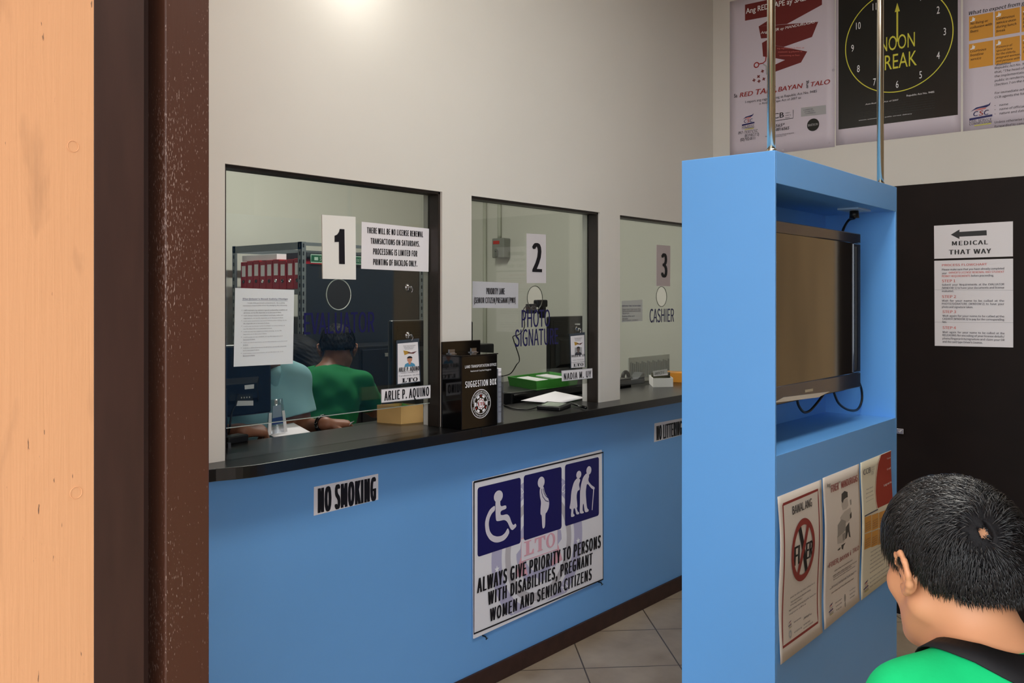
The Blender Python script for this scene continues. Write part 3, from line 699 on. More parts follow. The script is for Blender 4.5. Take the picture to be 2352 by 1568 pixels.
# ------------------------------------------------------------------ wall posters
FACE = 'geo'
PX = Plane('x', XB-.0008)
def poster_sheet(name, label, cat, s0, s1, zb, zt, m, plane, **k):
    sh = Sheet(plane, disp=k.get('disp')); o = sh.body(name, [(s0, zt), (s1, zt), (s1, zb), (s0, zb)], m, .0008, px=False, n=k.get('n', 12)); tag(o, label, cat, 'large wall posters'); return sh
def csc(sh, f):
    """layered wave and letters of the civil service logo in a box; f maps 0..1 to plane metres"""
    nb = NAVY
    sh.poly([f(.05, .32), f(.3, .16), f(.62, .12), f(.85, .08), f(.93, 0), f(.9, .12), f(.75, .2), f(.45, .2), f(.2, .26)], nb, px=False)
    sh.poly([f(.2, .3), f(.45, .22), f(.75, .22), f(.7, .27), f(.4, .29)], RED2, px=False)
    for ch, a, b, m in (('C', .18, .4, nb), ('S', .42, .62, RED), ('C', .64, .86, nb)):
        sh.text(ch, f(a, .54), f(b, .33), m, .03, shear=.15, px=False)
    sh.poly([f(0, .62), f(1, .55), f(1, .64), f(0, .71)], nb, px=False)
    sh.text('CIVIL SERVICE', f(0, .82), f(.98, .71), INK2, .0, shear=.1, px=False); sh.text('COMMISSION', f(0, .93), f(.98, .83), INK2, .01, shear=.1, px=False)
    sh.poly([f(.22, .95), f(.95, .92), f(.95, .98), f(.22, 1.0)], mat('yellow_green_print', 'c5bf62', .6), px=False)
def boxf(plane, zf, x0, y0, x1, y1):
    a = plane.loc(*zf(x0, y1)); b = plane.loc(*zf(x1, y0)); return lambda x, y: (a[0]+x*(b[0]-a[0]), b[1]-y*(b[1]-a[1]))

s0, s1, zb = PX.loc(1676.5, 357)[0], PX.loc(1917.5, 337)[0], PX.loc(1917.5, 337)[1]
sh = poster_sheet('poster', 'pale poster with a dark red folded ribbon and RED TAPE on the back wall', 'poster', s0, s1, zb, zb+.86, PAPER_L, PX)
zq = zoomer(1670, 0, 1132/260); ZQ = lambda L: [zq(*k) for k in L]
DRED = mat('dark_red_print', '6d1a18', .6)
sh.poly(ZQ([(180, 48), (560, -35), (950, -118), (950, 48), (600, 240), (316, 265), (395, 215), (440, 160), (180, 208)]), DRED)
sh.poly(ZQ([(316, 265), (912, 218), (850, 370), (565, 470), (350, 430), (400, 400), (440, 378), (340, 385)]), DRED)
sh.poly(ZQ([(350, 430), (390, 412), (480, 455), (802, 515), (740, 625), (487, 716), (395, 745), (385, 690), (580, 600), (487, 582), (360, 565)]), DRED)
sh.text('Ang RED TAPE ay SABAL', zq(190, 140), zq(860, -65), WHITE, .03)
sh.text('Ang FIXER ay MANDURUGAS', zq(338, 342), zq(880, 205), WHITE, .02, shear=.2)
for k, bd in enumerate(('ang naghahanap sa fixer, at', 'empleyado ng gobyerno na', 'tumutulong sa fixer.')):
    a = PX.loc(*zq(500+12*k, 492+36*k)); b = PX.loc(*zq(775-20*k, 530+36*k)); b0 = PX.loc(*zq(775, 492+36*k))
    sh.text(bd, a, (b[0], a[1]+.0085), RED2, .0, px=False, rot=-.155)
for c in ((295, 650),):
    sh.ell(zq(*c), .016, .016, RED, inner=.62)
sh.stroke(ZQ([(322, 640), (360, 632), (385, 610), (392, 560)]), .006, RED); sh.stroke(ZQ([(360, 640), (392, 660), (398, 740)]), .008, GREYP)
for (x, y, r) in ((355, 712, .3), (315, 765, .7), (270, 802, .1), (320, 812, 0), (368, 790, .5)):
    p = PX.loc(*zq(x, y)); 
    for a in (r, r+PI/2): sh.stroke([(p[0]-.009*math.cos(a), p[1]-.009*math.sin(a)), (p[0]+.009*math.cos(a), p[1]+.009*math.sin(a))], .006, DRED, px=False)
sh.text('Sa', zq(72, 978), zq(104, 936), INK, .02, rot=0)
for bd, a, b in (('RED', (128, 974), (262, 908)), ('TAPE,', (288, 950), (498, 862)), ('BAYAN', (512, 918), (760, 832)), ('TALO', (838, 868), (1032, 792))): sh.text(bd, zq(*a), zq(*b), RED, .045, shear=.2)
p = PX.loc(*zq(812, 882)); sh.text('ang', p, (p[0]+.04, p[1]+.014), INK, .03, px=False, rot=PI/2)
sh.text('I-report ang mga lumabag sa Republic Act No. 9485', zq(185, 1033), zq(900, 898), INK, .0); sh.text('o Anti-Red Tape Act of 2007 sa:', zq(325, 1048), zq(745, 962), INK, .0)
csc(sh, boxf(PX, zq, 150, 1130, 275, 1305))
for bd, a, b in (('0917 - T E X T C S C', (115, 1345), (308, 1292)), ('(8 3 9 8 2 7 2)', (180, 1372), (322, 1326)), ('(02) 932-0111', (135, 1412), (283, 1365)), ('CCB', (405, 1195), (570, 1122)), ('1-6565*', (430, 1280), (580, 1231)), ('0908-8816565', (405, 1322), (625, 1263))):
    sh.text(bd, zq(*a), zq(*b), INK, .03, shear=.2 if bd[0] in '10' else 0)
for k in range(3): sh.text(('contact', 'center ng', 'bayan')[k], zq(585, 1136+24*k), zq(640-10*(k != 1), 1117+24*k), INK2)
sh.stroke(ZQ([(662, 1098), (662, 1182), (487, 1208), (405, 1220)]), .0025, INK)
sh.text(filler(60, 3), zq(385, 1370), zq(672, 1320), INK2); sh.text(filler(40, 4), zq(420, 1380), zq(595, 1346), INK2)
sh.poly(ZQ([(740, 1078), (990, 1050), (992, 1140), (740, 1168)]), GREYP)
for k in range(3): sh.text(('COMMITTEE', 'ANTI RED TAPE', 'COMMISSION')[k], zq(765+10*k, 1108+17*k), zq(862+12*k, 1085+18*k), INK2, .02)
sh.ell(zq(862, 1248), .032, .032, BLACKP); sh.text('BANTAY.PH', zq(812, 1266), zq(912, 1230), GREYP, .02)
for (x, y, r) in ((1065, 700, .008), (1025, 1430, .005), (560, 1500, .007), (80, 1530, .006)): sh.ell(zq(x, y), r, r*.8, mat('tape_patch', 'b6aeb8', .4), nm='tape')
sh.done()

z5 = zoomer(1640, 0, 3.303)
s0, s1, zb = PX.loc(1920, 335)[0], PX.loc(2207, 302)[0], PX.loc(2207, 302)[1]
sh = poster_sheet('poster', 'black poster with a yellow clock circle and the words NOON BREAK on the back wall', 'poster', s0, s1, zb, zb+.86, PAPER_L, PX)
a = PX.loc(*z5(945, 983)); b = PX.loc(*z5(1850, 873))
sh.poly([(a[0], a[1]), (b[0], a[1]), (b[0], zb+.83), (a[0], zb+.83)], BLACKP, px=False)
cl, crr, cb = PX.loc(*z5(995, 318)), PX.loc(*z5(1818, 165)), PX.loc(*z5(1385, 700))
R = (crr[0]-cl[0])/2; cx = (crr[0]+cl[0])/2; cz = cb[1]+R
sh.ell((cx, cz), R, R, YELLOW, px=False, inner=.982, n=96)
for k in range(1, 13):
    t = PI/2-2*PI*k/12; h = .034; sh.line(str(k), cx+R*.85*math.cos(t), cz+R*.85*math.sin(t)-h/2, h, WHITE, xs=.6, align='c')
sh.stroke([(cx, cz-.0), (cx, cz+R*.62)], .008, YELLOW, px=False); sh.ell((cx, cz), .007, .007, YELLOW, px=False)
sh.poly([(cx-.012, cz+R*.55), (cx+.012, cz+R*.55), (cx, cz+R*.72)], YELLOW, px=False)
sh.text('NOON', z5(1262, 398), z5(1525, 243), YELLOW, .0); sh.text('BREAK', z5(1240, 543), z5(1540, 382), YELLOW, .0)
sh.text('Republic Act No. 9485', z5(1462, 733), z5(1672, 690), WHITE); sh.text('Anti-Red Tape Act of 2007', z5(1150, 797), z5(1400, 752), WHITE, .01)
sh.text('ensure uninterrupted public service delivery', z5(1100, 917), z5(1503, 858), WHITE, .01)
for k in range(7): sh.text(filler(84, 20+k), z5(1105, 787+18*k), z5(1675, 700+18*k+6), mat('dim_grey_print', '3a3c3a', .4))
sh.done()

FACE = 'sans'
s0 = PX.loc(2212, 301)[0]
sh = poster_sheet('poster', 'pale poster with orange boxes beside the black clock poster', 'poster', s0, s0+.59, zb, zb+.86, PAPER_L, PX)
z6 = zoomer(2200, 0, 769/152)
a = PX.loc(*z6(130, 178)); sh.line('What to expect from government service', a[0], a[1], .0165, INK, off=.03, shear=.2, width=.42)
b0 = PX.loc(*z6(130, 478)); b1 = PX.loc(*z6(412, 140)); c1 = PX.loc(*z6(430, 430)); bw = b1[0]-b0[0]; bh = b1[1]-b0[1]; gx = c1[0]-b0[0]-bw
e0 = PX.loc(*z6(130, 800))
TXT = [[('No fixing or', 'collusion with', 'fixers'), ('Continuous', 'service even', 'during lunch', 'break'), ('Posting of', 'processing', 'time and', 'fees')],
       [('Courteous', 'frontline', 'service'), ('Presence of', 'special lane', 'for the elderly,', 'pregnant women,', 'and persons with', 'disabilities'), ('Clear', 'and correct', 'public notices')]]
for r in range(2):
    for c in range(3):
        x = b0[0]+c*(bw+gx); z = b0[1] if r == 0 else e0[1]; h = bh if r == 0 else bh
        sh.poly([(x, z), (x+bw, z), (x+bw, z+h), (x, z+h)], ORANGE, px=False, nm='orange_box#%d%d' % (r, c))
        sh.poly([(x+.006, z+h-.022), (x+.012, z+h-.022), (x+.016, z+h-.006), (x+.019, z+h-.006), (x+.019, z+h-.012), (x+.026, z+h-.012), (x+.024, z+h-.025), (x+.006, z+h-.027)], WHITE, px=False, nm='thumb_icon#%d%d' % (r, c))
        hh = .0092 if len(TXT[r][c]) > 4 else .0108
        for k, l in enumerate(TXT[r][c]): sh.line(l, x+.006, z+h-.040-k*hh*1.72, hh, INK, off=.03, shear=.2, xs=.95)
q = PX.loc(*z6(430, 805))
for k, l in enumerate(('Republic Act No. 9485 provides', 'that, "The head of office shall be', 'the implementation of this Act in', 'public in rendering fast service', '(Section 7 on the Accountability)', '', 'For immediate action, give the', 'CCB agents the following details:', '', '  \u2022   name', '  \u2022   name of official/employee', '  \u2022   nature and date of complaint', '', 'Unless otherwise stated, these are', 'forwarded to concerned agencies')):
    if l: sh.line(l, q[0], q[1]-k*.0189, .0098, INK, off=.008, shear=.12, xs=1.05)
csc(sh, boxf(PX, z6, 135, 1185, 402, 1475)); sh.done()

# papers on the door
PD = Plane('x', DX-.0008); zd = zoomer(2050, 400, 1076/302)
sh = Sheet(PD); tag(sh.body('medical_sign', [zd(340, 422), zd(986, 385), zd(986, 672), zd(342, 692)], PAPER, .0008), 'white paper with an arrow reading MEDICAL THAT WAY on the dark door', 'sign')
sh.poly([zd(*k) for k in ((477, 495), (548, 452), (548, 472), (770, 458), (772, 500), (548, 511), (548, 530))], mat('charcoal_print', '2e2e30', .6))
sh.text('MEDICAL', zd(487, 583), zd(782, 538), mat('charcoal_print', '2e2e30', .6), fat=.14, spacing=1.08); sh.text('THAT WAY', zd(462, 657), zd(808, 608), mat('charcoal_print', '2e2e30', .6), fat=.14, spacing=1.08); sh.done()
sh = Sheet(PD); tag(sh.body('flowchart_paper', [zd(342, 708), zd(987, 690), zd(988, 1417), zd(346, 1403)], PAPER, .0008), 'white paper headed PROCESS FLOWCHART with four red steps on the dark door', 'notice')
sh.text('PROCESS FLOWCHART', zd(405, 753), zd(775, 727), RED2, .04)
for bd, x0, y, x1, m in (('Please make sure that you have already completed', 405, 788, 915, INK2), ("DRIVER'S LICENSE RENEWAL AND STUDENT", 462, 813, 915, RED2), ('your', 405, 818, 445, INK2),
    ('PERMIT REQUIREMENTS', 405, 842, 637, RED2), ('before proceeding.', 645, 838, 830, INK2), ('STEP 1', 405, 884, 515, RED2), ('Submit  your  Requirements  at  the  EVALUATOR', 405, 912, 915, INK2), ('(WINDOW 1) to have your documents and license', 405, 938, 915, INK2), ('evaluated.', 405, 963, 502, INK2),
    ('STEP 2', 405, 1012, 520, RED2), ('Wait  for  your  name  to  be  called  at  the', 405, 1042, 915, INK2), ('PHOTO/SIGNATURE  (WINDOW 2)  to  have  your', 405, 1067, 915, INK2), ('photo and signature taken.', 405, 1093, 660, INK2),
    ('STEP 3', 410, 1135, 520, RED2), ('Wait again for your name to be called at the', 410, 1165, 915, INK2), ('CASHIER (WINDOW 3) to pay for the corresponding', 410, 1190, 915, INK2), ('fees.', 408, 1215, 445, INK2),
    ('STEP 4', 410, 1265, 520, RED2), ('Wait  again  for  your  name  to  be  called  at  the', 410, 1298, 918, INK2), ('RELEASING for encoding of your license details/', 410, 1323, 918, INK2), ('photo/fingerprints/signature and claim your OR', 410, 1350, 918, INK2), ("and the card type Driver's License.", 410, 1376, 738, INK2)):
    a = PD.loc(*zd(x0, y)); b = PD.loc(*zd(x1, y)); sh.text(bd, a, (b[0], a[1]+(.0125 if m is RED2 and bd.startswith('STEP') else .0088)), m, fat=.05, px=False)
for y in (945, 1210): sh.stroke([zd(345, y), zd(988, y+4)], .0012, GREYP, nm='fold')
sh.done()

# ------------------------------------------------------------------ blue television kiosk
KX = 2.20; KX1 = 1.4555*KX; KY = .4417*KX; KY1 = .5663*KX; KT = 1.914; Z0, Z1 = 1.117, 1.829
KB = mat('blue_kiosk_paint', '67aaee', .36, .5, noise=(1.6, .04), bump=(50, .04, .002))
kiosk = thing('television_kiosk', 'blue boxed stand with a television niche, fixed by two steel poles', 'kiosk', ((KX+KX1)/2, (KY+KY1)/2, 0))
e = .009
obj('end_panel', MB().box(KX, KX+e, KY, KY1, 0, KT), KB, kiosk, bevel=.0015)
obj('end_panel', MB().box(KX1-e*1.6, KX1, KY, KY1, 0, KT), KB, kiosk, bevel=.0015)
obj('top_panel', MB().box(KX+e, KX1-e*1.6, KY, KY1, Z1, KT), KB, kiosk, bevel=.001)
obj('lower_cabinet', MB().box(KX+e, KX1-e*1.6, KY, KY1, 0, Z0), KB, kiosk, bevel=.001)
obj('back_panel', MB().box(KX+e, KX1-e*1.6, KY1-.03, KY1, Z0, Z1), KB, kiosk)
for u, v in ((1771.5, 347), (2022, 413)):
    p = on_z(u, v, KT); px_ = min(max(p.x, KX+.03), KX1-.03); py_ = KY+.022 if u < 1900 else KY+.024
    a = (u-CU)/FPX; r = (CF[0]+a*CR[0], CF[1]+a*CR[1]); px_ = py_*r[0]/r[1]
    pole = obj('support_pole', MB().tube([(px_, py_, KT), (px_, py_, CEILZ)], .0108, 20), CHROME, kiosk, smooth=True)
    obj('collar', MB().tube([(px_, py_, KT), (px_, py_, KT+.008)], .0135, 20), CHROME, pole, smooth=True)
# socket on the niche ceiling
p = on_z(1962, 480, Z1); sx, sy = p.x, p.y
so = obj('socket_plate', MB().box(sx-.06, sx+.06, sy-.035, sy+.035, Z1-.006, Z1), mat('pale_blue_plate', '9fc4e6', .5), kiosk, bevel=.001)

# television
TVX0, TVX1, TVY = 2.222, 3.012, 1.03; TZ0, TZ1 = 1.232, 1.745
TVB = mat('glossy_dark_television_bezel', '22324a', .10, .6, coat=.6); TVS = mat('dark_television_screen', '0a0b0d', .05, 1.0, coat=1)  # blue of the reflected niche wall is put into the bezel colour
tv = thing('television', 'flat black television with a glossy screen mounted inside the blue kiosk niche', 'television', ((TVX0+TVX1)/2, TVY+.04, TZ0))
b = .034; mb = MB()
mb.box(TVX0, TVX1, TVY, TVY+.045, TZ1-b, TZ1).box(TVX0, TVX1, TVY, TVY+.045, TZ0, TZ0+b*1.5).box(TVX0, TVX0+b*1.9, TVY, TVY+.045, TZ0+b*1.5, TZ1-b).box(TVX1-b*1.9, TVX1, TVY, TVY+.045, TZ0+b*1.5, TZ1-b)
obj('bezel', mb, TVB, tv, bevel=.003)
obj('screen', MB().box(TVX0+b*1.9, TVX1-b*1.9, TVY+.004, TVY+.04, TZ0+b*1.5, TZ1-b), TVS, tv)
obj('rear_housing', MB().box(TVX0+.05, TVX1-.05, TVY+.045, TVY+.10, TZ0+.05, TZ1-.05), DKPLASTIC, tv, bevel=.02)
obj('speaker_slot', MB().box(TVX1-.052, TVX1-.045, TVY-.0012, TVY+.004, TZ0+.06, TZ1-.045).box(TVX1-.039, TVX1-.034, TVY-.0012, TVY+.004, TZ0+.06, TZ1-.045), GLOSSB, tv)
obj('wall_bracket', MB().box(2.5, 2.75, TVY+.10, KY1-.03, 1.40, 1.58), DKPLASTIC, tv)
PT = Plane('y', TVY-.0005); sh = Sheet(PT)
sh.body('protective_film', [(1776, 925), (1800, 912), (1905, 899), (1880, 912)], mat('creased_clear_film', 'cfc8bb', .2, .5), .0008, parent=tv)
sh = Sheet(PT); sh.body('label', [(1849, 895), (1867, 892), (1867, 898), (1849, 901)], mat('beige_label', 'b5a88c', .5), .0006, parent=tv)
def bez(pts, n=8):
    """smooth curve through points"""
    P = [Vector(p) for p in pts]; out = []
    for i in range(len(P)-1):
        p0, p1, p2, p3 = P[max(i-1, 0)], P[i], P[i+1], P[min(i+2, len(P)-1)]
        for k in range(n):
            t = k/n; out.append(.5*((2*p1)+(p2-p0)*t+(2*p0-5*p1+4*p2-p3)*t*t+(3*p1-p0-3*p2+p3)*t**3))
    return out+[P[-1]]
CABLE = mat('black_cable', '0d0d0f', .45)
c1 = obj('power_cable', MB().tube(bez([(sx, sy, Z1-.012), (sx-.008, sy-.004, Z1-.03), on_y(1950, 505, TVY+.06), on_y(1938, 524, TVY+.06), on_y(1932, 545, TVY+.065)]), .0045, 8), CABLE, tv, smooth=True)
obj('plug', MB().tube([(sx, sy, Z1-.006), (sx, sy, Z1-.03)], [.014, .016], 14), CABLE, c1, smooth=True)
yb = TVY+.055
obj('loop_cable', MB().tube(bez([on_y(1829, 905, yb), on_y(1834, 930, yb), on_y(1846, 946, yb), on_y(1860, 943, yb), on_y(1876, 926, yb), on_y(1892, 905, yb)]), .004, 8), CABLE, tv, smooth=True)
obj('loop_cable', MB().tube(bez([on_y(1915, 900, yb), on_y(1926, 925, yb), on_y(1946, 940, yb), on_y(1968, 941, yb), on_y(1979, 922, yb), on_y(1979, 895, yb), on_y(1970, 870, yb)]), .004, 8), CABLE, tv, smooth=True)

# posters on the kiosk
zk = zoomer(1770, 1020, 858/300)
def wave(amp, ph, q0): return lambda q, z: amp*(1+math.sin((z-.4)*17+ph))*.5+.0004
def kposter(label, corners, m, ph, wob):
    sh = Sheet(Plane('y', KY-.0003), disp=wave(.006, ph, 0)); o = sh.body('poster', corners, m, .0008, n=16, wob=wob); tag(o, label, 'poster', 'paper posters on the kiosk'); return sh
KPAP = mat('cream_poster_paper', 'd8cec4', .6, .3); DR = mat('brick_red_print', '8a2a28', .6)
sh = kposter('cream poster with a red ringed and crossed word FIXER on the kiosk', [zk(42, 345), zk(328, 232), zk(332, 1232), zk(54, 1445)], KPAP, 0, .004)
q = [PB_ for PB_ in (sh.p.loc(*zk(74, 395)), sh.p.loc(*zk(304, 298)), sh.p.loc(*zk(308, 1165)), sh.p.loc(*zk(80, 1326)))]
x0, x1 = q[0][0], q[1][0]; zt, zb_ = (q[0][1]+q[1][1])/2, (q[2][1]+q[3][1])/2
N = 14
ed = [(x0+(x1-x0)*k/4, zt) for k in range(5)]+[(x1, zt+(zb_-zt)*k/N) for k in range(1, N+1)]+[(x1+(x0-x1)*k/4, zb_) for k in range(1, 5)]+[(x0, zb_+(zt-zb_)*k/N) for k in range(1, N+1)]
sh.stroke(ed, .007, DR, px=False)
sh.text('BAWAL ANG', zk(130, 461), zk(258, 352), INK, .01, fat=.06)
a, b2 = sh.p.loc(*zk(117, 700)), sh.p.loc(*zk(271, 640)); c = sh.p.loc(*zk(192, 690)); R = (b2[0]-a[0])/2; cx = (a[0]+b2[0])/2; cz = c[1]
sh.poly([sh.p.loc(*zk(*k)) for k in ((160, 540), (180, 525), (232, 835), (215, 850))], INK, px=False, nm='lettering')
sh.text('FI', zk(136, 798), zk(172, 655), INK, .01, fat=.10); sh.text('ER', zk(214, 755), zk(258, 622), INK, .01, fat=.10)
sh.ell((cx, cz), R, R*1.06, DR, px=False, inner=.80, n=56, nm='lettering'); 
sh.poly([(cx+R*.34, cz+R*.86), (cx+R*.53, cz+R*.76), (cx-R*.34, cz-R*.86), (cx-R*.53, cz-R*.76)], DR, px=False, nm='lettering')
for k, (xa, ya, xb, yb_) in enumerate(((120, 1012, 280, 903), (125, 1040, 255, 972), (122, 1062, 200, 1018), (112, 1098, 290, 990), (115, 1122, 225, 1048), (145, 1172, 192, 1135), (208, 1150, 262, 1090), (212, 1142, 250, 1112), (145, 1238, 195, 1200), (208, 1188, 250, 1150), (205, 1212, 268, 1160))):
    fline(sh, k+40, 44 if xb-xa > 120 else 14, zk(xa, ya), zk(xb, yb_), INK2, fat=.06)
csc(sh, boxf(sh.p, zk, 112, 1150, 132, 1212)); sh.ell(zk(122, 1245), .009, .011, GREYP, inner=.5); sh.done()

sh = kposter('cream poster with a grey drawn figure and the words FIXER and MANDURUGAS on the kiosk', [zk(340, 222), zk(578, 128), zk(580, 1025), zk(346, 1218)], KPAP, .5, .003)
sh.text('Ang', zk(363, 284), zk(386, 250), INK, .02); sh.text('FIXER', zk(389, 316), zk(439, 248), DR, .01, fat=.08); sh.text('ay', zk(439, 255), zk(452, 236), INK, .02); sh.text('MANDURUGAS', zk(456, 288), zk(563, 198), DR, .01, fat=.08)
# a plain generic figure in grey strokes
G1 = mat('charcoal_drawing', '3f3d3b', .7); G2 = mat('grey_drawing', '8f8982', .7); G3 = mat('light_grey_drawing', 'b5aca2', .7)
fig = lambda L, m: sh.poly([zk(*k) for k in L], m)
fig([(456, 372), (495, 352), (498, 400), (486, 420), (460, 430), (455, 405)], G3)
fig([(455, 372), (458, 325), (478, 305), (497, 312), (497, 345), (485, 350), (470, 362), (462, 385)], G1)
fig([(442, 480), (470, 440), (512, 412), (516, 470), (500, 500), (452, 530)], G3)
fig([(508, 365), (518, 358), (518, 392), (511, 398)], G2); fig([(505, 460), (516, 440), (516, 478), (506, 488)], G1)
fig([(424, 530), (450, 490), (478, 500), (476, 560), (424, 610)], G2); fig([(420, 600), (470, 570), (468, 640), (424, 652)], G3)
fig([(478, 540), (500, 508), (502, 560), (510, 608), (500, 605), (492, 570), (484, 612), (474, 622)], G1)
fig([(455, 590), (474, 575), (472, 625), (458, 630)], G2); fig([(425, 690), (445, 672), (442, 688), (428, 696)], G1); fig([(450, 660), (478, 642), (465, 665), (462, 690), (452, 682)], G1)
sh.text('sa', zk(360, 808), zk(369, 785), INK, .02)
for bd, a, b2 in (('FIXER,', (371, 810), (435, 738)), ('BAYAN', (441, 770), (500, 705)), ('i', (508, 728), (514, 695)), ('TALO', (524, 715), (567, 660))): sh.text(bd, zk(*a), zk(*b2), DR, .01, fat=.08)
for k, (xa, ya, xb, yb_) in enumerate(((408, 835, 527, 752), (402, 878, 520, 798), (402, 894, 545, 800), (400, 868, 555, 760), (392, 940, 555, 832), (380, 955, 540, 848), (395, 980, 540, 880), (418, 1045, 460, 1005), (420, 1068, 460, 1030), (424, 1092, 458, 1052), (512, 965, 548, 938), (512, 990, 548, 958), (515, 1012, 545, 980))):
    fline(sh, k+60, 44 if xb-xa > 100 else 12, zk(xa, ya), zk(xb, yb_), INK2 if k % 3 else INK, fat=.06)
csc(sh, boxf(sh.p, zk, 377, 1030, 405, 1130)); sh.ell(zk(484, 1008), .007, .012, G2); sh.ell(zk(484, 1050), .005, .008, G2); sh.done()

sh = kposter('cream poster with a dark red corner, CCB and orange boxes on the kiosk', [zk(588, 122), zk(788, 40), zk(788, 872), zk(591, 1024)], mat('yellowish_poster_paper', 'd9d3bd', .6), 1.0, .003)
sh.poly([zk(*k) for k in ((722, 70), (788, 42), (788, 372), (690, 418), (683, 370), (682, 310), (690, 220), (704, 130))], mat('deep_red_print', '98261f', .5))
sh.stroke([zk(*k) for k in ((716, 72), (698, 132), (684, 222), (677, 310), (678, 372), (684, 422))], .0025, mat('deep_red_line', '98261f', .5))
sh.text('CCB', zk(603, 203), zk(652, 148), INK2, .05)
for k in range(4): sh.text(('contact', 'center', 'ng', 'bayan')[k], zk(655, 158+14*k), zk(676-6*(k > 1), 140+14*k), G2)
for bd, a, b2 in (('Text', (757, 100), (782, 80)), ('Call', (757, 170), (782, 148)), ('Log on to', (733, 275), (782, 238))): sh.text(bd, zk(*a), zk(*b2), WHITE, .03)
for k in range(4): sh.text(('Your direct', 'line to quality', 'government', 'service')[k], zk(618-2*k, 302+26*k), zk(662, 272+26*k), INK2, .01)
sh.stroke([zk(603, 470), zk(690, 425)], .004, INK2)
for r in range(2):
    for c in range(4):
        xa = 602+47*c; y0 = 478+118*r-16*c-(8*r); sh.poly([zk(xa, y0), zk(xa+44, y0-17), zk(xa+44, y0+98-14), zk(xa, y0+103)], mat('dull_orange_print', 'c99142', .6))
        for k in range(4): fline(sh, c+r*5+k, 9, zk(xa+4, y0+44+15*k), zk(xa+36, y0+30+15*k), INK2, h=.0038, fat=.04)
for k in range(9): fline(sh, 80+k, 34, zk(645, 712+27*k+(12 if k > 5 else 0)), zk(775-(40 if k in (3, 5) else 0), 650+27*k), INK2, h=.0044, fat=.04)
csc(sh, boxf(sh.p, zk, 606, 880, 638, 980)); sh.done()

# ------------------------------------------------------------------ things on the counter
SB = thing('suggestion_box', 'black acrylic suggestion box with white lettering standing on the counter', 'box', (2.434, 2.275, CT))
obj('box_body', MB().box(2.335, 2.532, 2.226, 2.325, CT, 1.317), GLOSSB, SB, bevel=.002)
mb = MB().prism([(2.333, 2.3255), (2.547, 2.3255), (2.547, 2.331), (2.333, 2.331)], CT, 1.368); obj('back_plate', mb, GLOSSB, SB, bevel=.004)
obj('lid', MB().box(2.333, 2.536, 2.224, 2.325, 1.317, 1.321), GLOSSB, SB, bevel=.001)
for x in (2.385, 2.505): obj('hinge', MB().box(x-.014, x+.014, 2.322, 2.3265, 1.321, 1.338).box(x-.014, x+.014, 2.312, 2.3225, 1.321, 1.3235).tube([(x-.014, 2.322, 1.3235), (x+.014, 2.322, 1.3235)], .0025, 8), SILVER, SB)
PS = Plane('y', 2.2258); sh = Sheet(PS); sh.top = .0002
sh.text('LAND TRANSPORTATION OFFICE', z8(1300, 726), z8(1752, 648), WHITE, .02); sh.text('National Capital Region', z8(1380, 778), z8(1675, 730), WHITE, .02)
sh.text('SUGGESTION BOX', z8(1303, 1007), z8(1752, 870), WHITE, .01, fat=.075, spacing=1.1)
a, b2, c, dd = PS.loc(*z8(1390, 1245)), PS.loc(*z8(1673, 1228)), PS.loc(*z8(1532, 1025)), PS.loc(*z8(1528, 1445))
R = (b2[0]-a[0])/2; cc = ((a[0]+b2[0])/2, (c[1]+dd[1])/2); RY = (c[1]-dd[1])/2; R = (R+RY)/2
sh.ell(cc, R, R, WHITE, px=False, inner=.955); sh.ell(cc, R*.70, R*.70, WHITE, px=False, inner=.94)
sh.arc('LAND TRANSPORTATION OFFICE', cc, R*.82, R*.15, PI/2, WHITE); sh.arc('Dept. of Transportation and Communications', cc, R*.82, R*.13, -PI/2, WHITE, inward=True, xs=.62)
for k in range(6):
    a0 = PI/2+.30+k*PI/3; sh.ell(cc, R*.62, R*.62, WHITE, px=False, inner=.74, n=8, a0=a0-.0, a1=a0+.48)
g = []
for k in range(40):
    r = R*(.40 if (k % 5) < 3 else .34); t = 2*PI*k/40; g.append((cc[0]+r*math.cos(t), cc[1]+r*math.sin(t)))
sh.poly(g, WHITE, px=False)
for a in (PI/2, PI/2+2*PI/3, PI/2+4*PI/3):
    ee = lambda r, t: (cc[0]+R*r*math.cos(a+t), cc[1]+R*r*math.sin(a+t)); sh.poly([ee(.66, 0), ee(.46, .24), ee(.52, 0), ee(.46, -.24)], RED, px=False)
sh.ell(cc, R*.30, R*.30, RED, px=False, inner=.86); serif_lto(sh, (cc[0]-R*.34, cc[1]-R*.11), (cc[0]+R*.34, cc[1]+R*.11), RED, px=False)
sh.done(parent=SB)
FH = thing('form_holder', 'narrow clear holder with white printed forms beside the suggestion box', 'form holder', (2.553, 2.28, CT))
obj('pocket', MB().box(2.5385, 2.5405, 2.228, 2.322, CT, 1.262).box(2.5665, 2.5685, 2.228, 2.322, CT, 1.20).box(2.5385, 2.5685, 2.225, 2.228, CT, 1.235), CLEAR, FH)
obj('forms', MB().box(2.543, 2.563, 2.232, 2.318, CT+.004, 1.262), PAPER, FH, bevel=.002)
sh = Sheet(Plane('y', 2.2318)); sh.top = .0001
for k in range(9): sh.line('form text', 2.5445, 1.245-.019*k, .006, INK2, width=.016)
sh.done(parent=FH)

